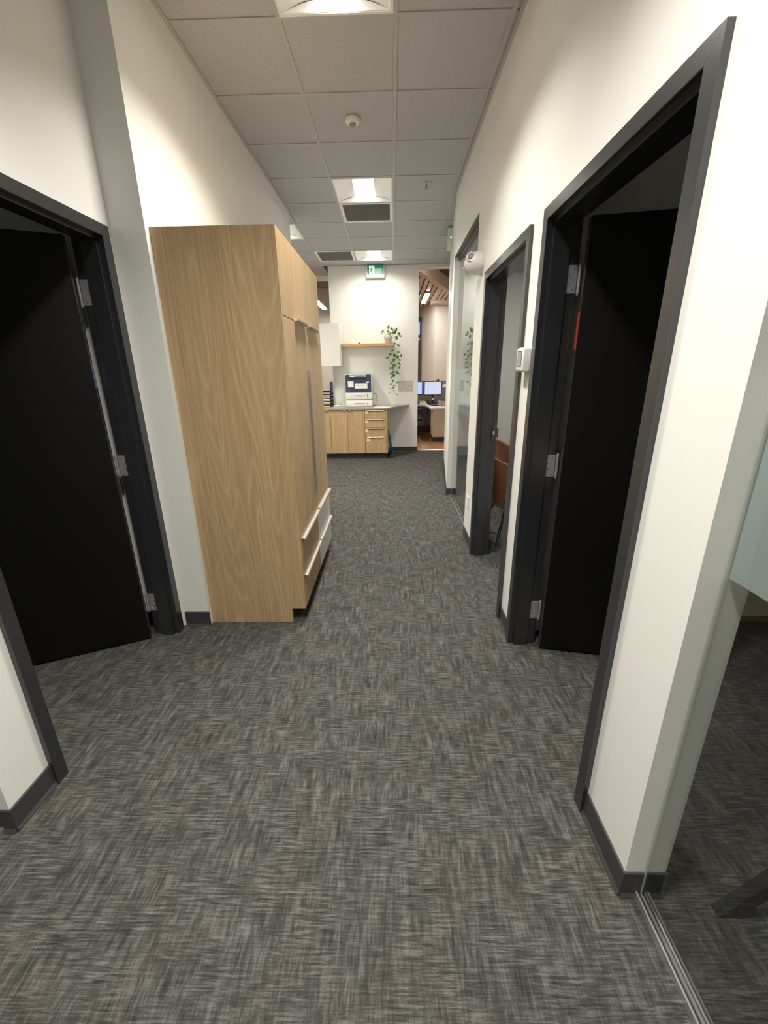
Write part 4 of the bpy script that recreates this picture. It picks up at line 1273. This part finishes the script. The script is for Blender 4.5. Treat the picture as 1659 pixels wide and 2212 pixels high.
monitor(1.01, 10.37, 0.425, 0.335, 0.935, 'screen', 'computer monitor with a pale blue window, beside the wall opening')
monitor(0.545, 10.37, 0.425, 0.32, 0.95, 'screen_b', 'computer monitor with a bright blue screen, half hidden by the end wall')
t_ = empty('webcam', (1.13, 10.37, 1.271), 'small dark blue webcam on top of the pale monitor', 'webcam')
box('webcam_body', 'navy', 1.085, 1.165, 10.35, 10.39, 1.2705, 1.300, t_, 0.006)
B().lathe([(0.016, 0.0), (0.014, -0.008), (0, -0.009)], (1.14, 10.349, 1.312), 'y', 14).build('lens', 'black', t_)
B().box(1.125, 1.155, 10.352, 10.38, 1.3005, 1.33, 0.005).build('lens_mount', 'navy', t_)
lmp = empty('desk_lamp', (1.42, 10.45, DT), 'white desk lamp head beside the pale monitor', 'lamp')
B().lathe([(0.07, 0.001), (0.07, 0.012), (0.012, 0.02)], (1.42, 10.45, DT), 'z', 18).build('lamp_base', 'white', lmp, True)
B().tube([(1.42, 10.45, DT + 0.02), (1.44, 10.46, 1.0), (1.36, 10.44, 1.19)], 0.009, 8).build('lamp_arm', 'white', lmp, True)
B().lathe([(0.03, 0.07), (0.06, 0.05), (0.075, 0.0), (0.07, 0.0), (0.0, 0.02)], (1.32, 10.42, 1.13), 'z', 20).build('lamp_shade', 'white', lmp, True)
ph = empty('desk_phone', (0.78, 10.22, DT), 'pale desk phone in front of the monitors', 'phone')
B().prism([(0.68, 10.16, DT + 0.001), (0.68, 10.30, DT + 0.001), (0.68, 10.30, DT + 0.07), (0.68, 10.16, DT + 0.03)], (0.17, 0, 0)).build('phone_body', 'plastic', ph)
B().tube([(0.69, 10.18, DT + 0.06), (0.70, 10.23, DT + 0.085), (0.69, 10.29, DT + 0.09)], 0.014, 8).build('handset', 'grey', ph, True)
tag(box('sticky_note', 'lime', 0.73, 0.80, 10.15, 10.157, DT + 0.055, DT + 0.10), 'bright yellow sticky note on the pale desk phone', 'sticky note')
tag(box('speaker', 'black', 0.862, 0.905, 10.24, 10.30, DT + 0.001, DT + 0.11, None, 0.01, 2, True), 'small black desk speaker below the gap between the monitors', 'speaker')
tag(box('pink_note', 'pink', 1.055, 1.105, 10.332, 10.3335, 0.905, 0.943), 'pink note stuck under the pale monitor', 'sticky note')
tag(box('white_card', 'paper', 0.985, 1.045, 10.30, 10.302, DT + 0.095, DT + 0.145), 'white card standing below the pale monitor', 'card')
tag(box('keyboard', 'black', 0.93, 1.30, 9.78, 9.93, DT + 0.001, DT + 0.02, None, 0.004), 'black keyboard on the white desk', 'keyboard')
tag(B().lathe([(0.035, 0.001), (0.044, 0.11), (0.046, 0.112), (0.0, 0.113)], (1.19, 9.62, DT), 'z', 18).build('paper_cup', 'cup', None, True), 'tan paper cup on the white desk', 'cup')
tag(B().lathe([(0.036, 0.001), (0.042, 0.12), (0.0, 0.121)], (1.12, 9.72, DT), 'z', 18).build('tumbler', 'clear', None, True), 'pale tumbler behind the tan paper cup', 'cup')
tag(box('mouse', 'black', 0.88, 0.94, 9.98, 10.08, DT + 0.001, DT + 0.032, None, 0.012, 3, True), 'black mouse left of the keyboard on the white desk', 'mouse')
pp = box('paper_sheet', 'paper', 1.0, 1.2, 9.35, 9.6, DT + 0.0006, DT + 0.002)
tag(pp, 'white paper at the corner of the office desk', 'paper')
for j, (pts, lab) in enumerate((([(0.92, 10.55, 0.68), (0.90, 10.52, 0.55), (0.87, 10.50, 0.35), (0.86, 10.50, 0.20), (0.93, 10.50, 0.17)], 'black cable hanging under the desk beside the pedestal'),
                                ([(0.74, 10.55, 0.68), (0.80, 10.52, 0.45), (0.87, 10.47, 0.24), (0.95, 10.47, 0.20), (1.0, 10.5, 0.19)], 'black cable slanting across the space under the desk'))):
    tag(B().tube(smooth_path([Vector(p) for p in pts]), 0.012 if j == 0 else 0.006, 7).build('cable', 'black', None, True), lab, 'cable', 'cables under the desk')
# task chair half hidden by the end wall
tx, ty = 0.46, 9.72
tk = empty('task_chair', (tx, ty, 0), 'dark grey task chair at the office desk, half hidden by the end wall', 'chair')
box('seat', 'black', tx - 0.25, tx + 0.25, ty - 0.25, ty + 0.25, 0.41, 0.49, tk, 0.035, 3, True)
box('backrest', 'black', tx - 0.235, tx + 0.235, ty - 0.30, ty - 0.25, 0.58, 0.70, tk, 0.02, 3, True)
B().tube([(tx + 0.20, ty - 0.27, 0.62), (tx + 0.24, ty - 0.2, 0.55), (tx + 0.2, ty - 0.12, 0.43)], 0.012, 8).build('arm_support', 'black', tk, True)
B().lathe([(0.03, 0.08), (0.03, 0.16), (0.022, 0.17), (0.022, 0.41)], (tx, ty, 0), 'z', 14).build('gas_column', 'black', tk, True)
for k in range(5):
    a = math.radians(-35 + 72 * k)
    d = Vector((math.cos(a), math.sin(a), 0)); c = Vector((tx, ty, 0))
    lg = B().tube([c + d * 0.025 + Vector((0, 0, 0.12)), c + d * 0.29 + Vector((0, 0, 0.075))], [0.022, 0.016], 8).build('base_leg', 'black', tk, True)
    B().lathe([(0.027, -0.018), (0.030, -0.012), (0.030, 0.012), (0.027, 0.018)], c + d * 0.29 + Vector((0, 0, 0.0305)), 'x', 14).build('caster', 'black', lg, True)
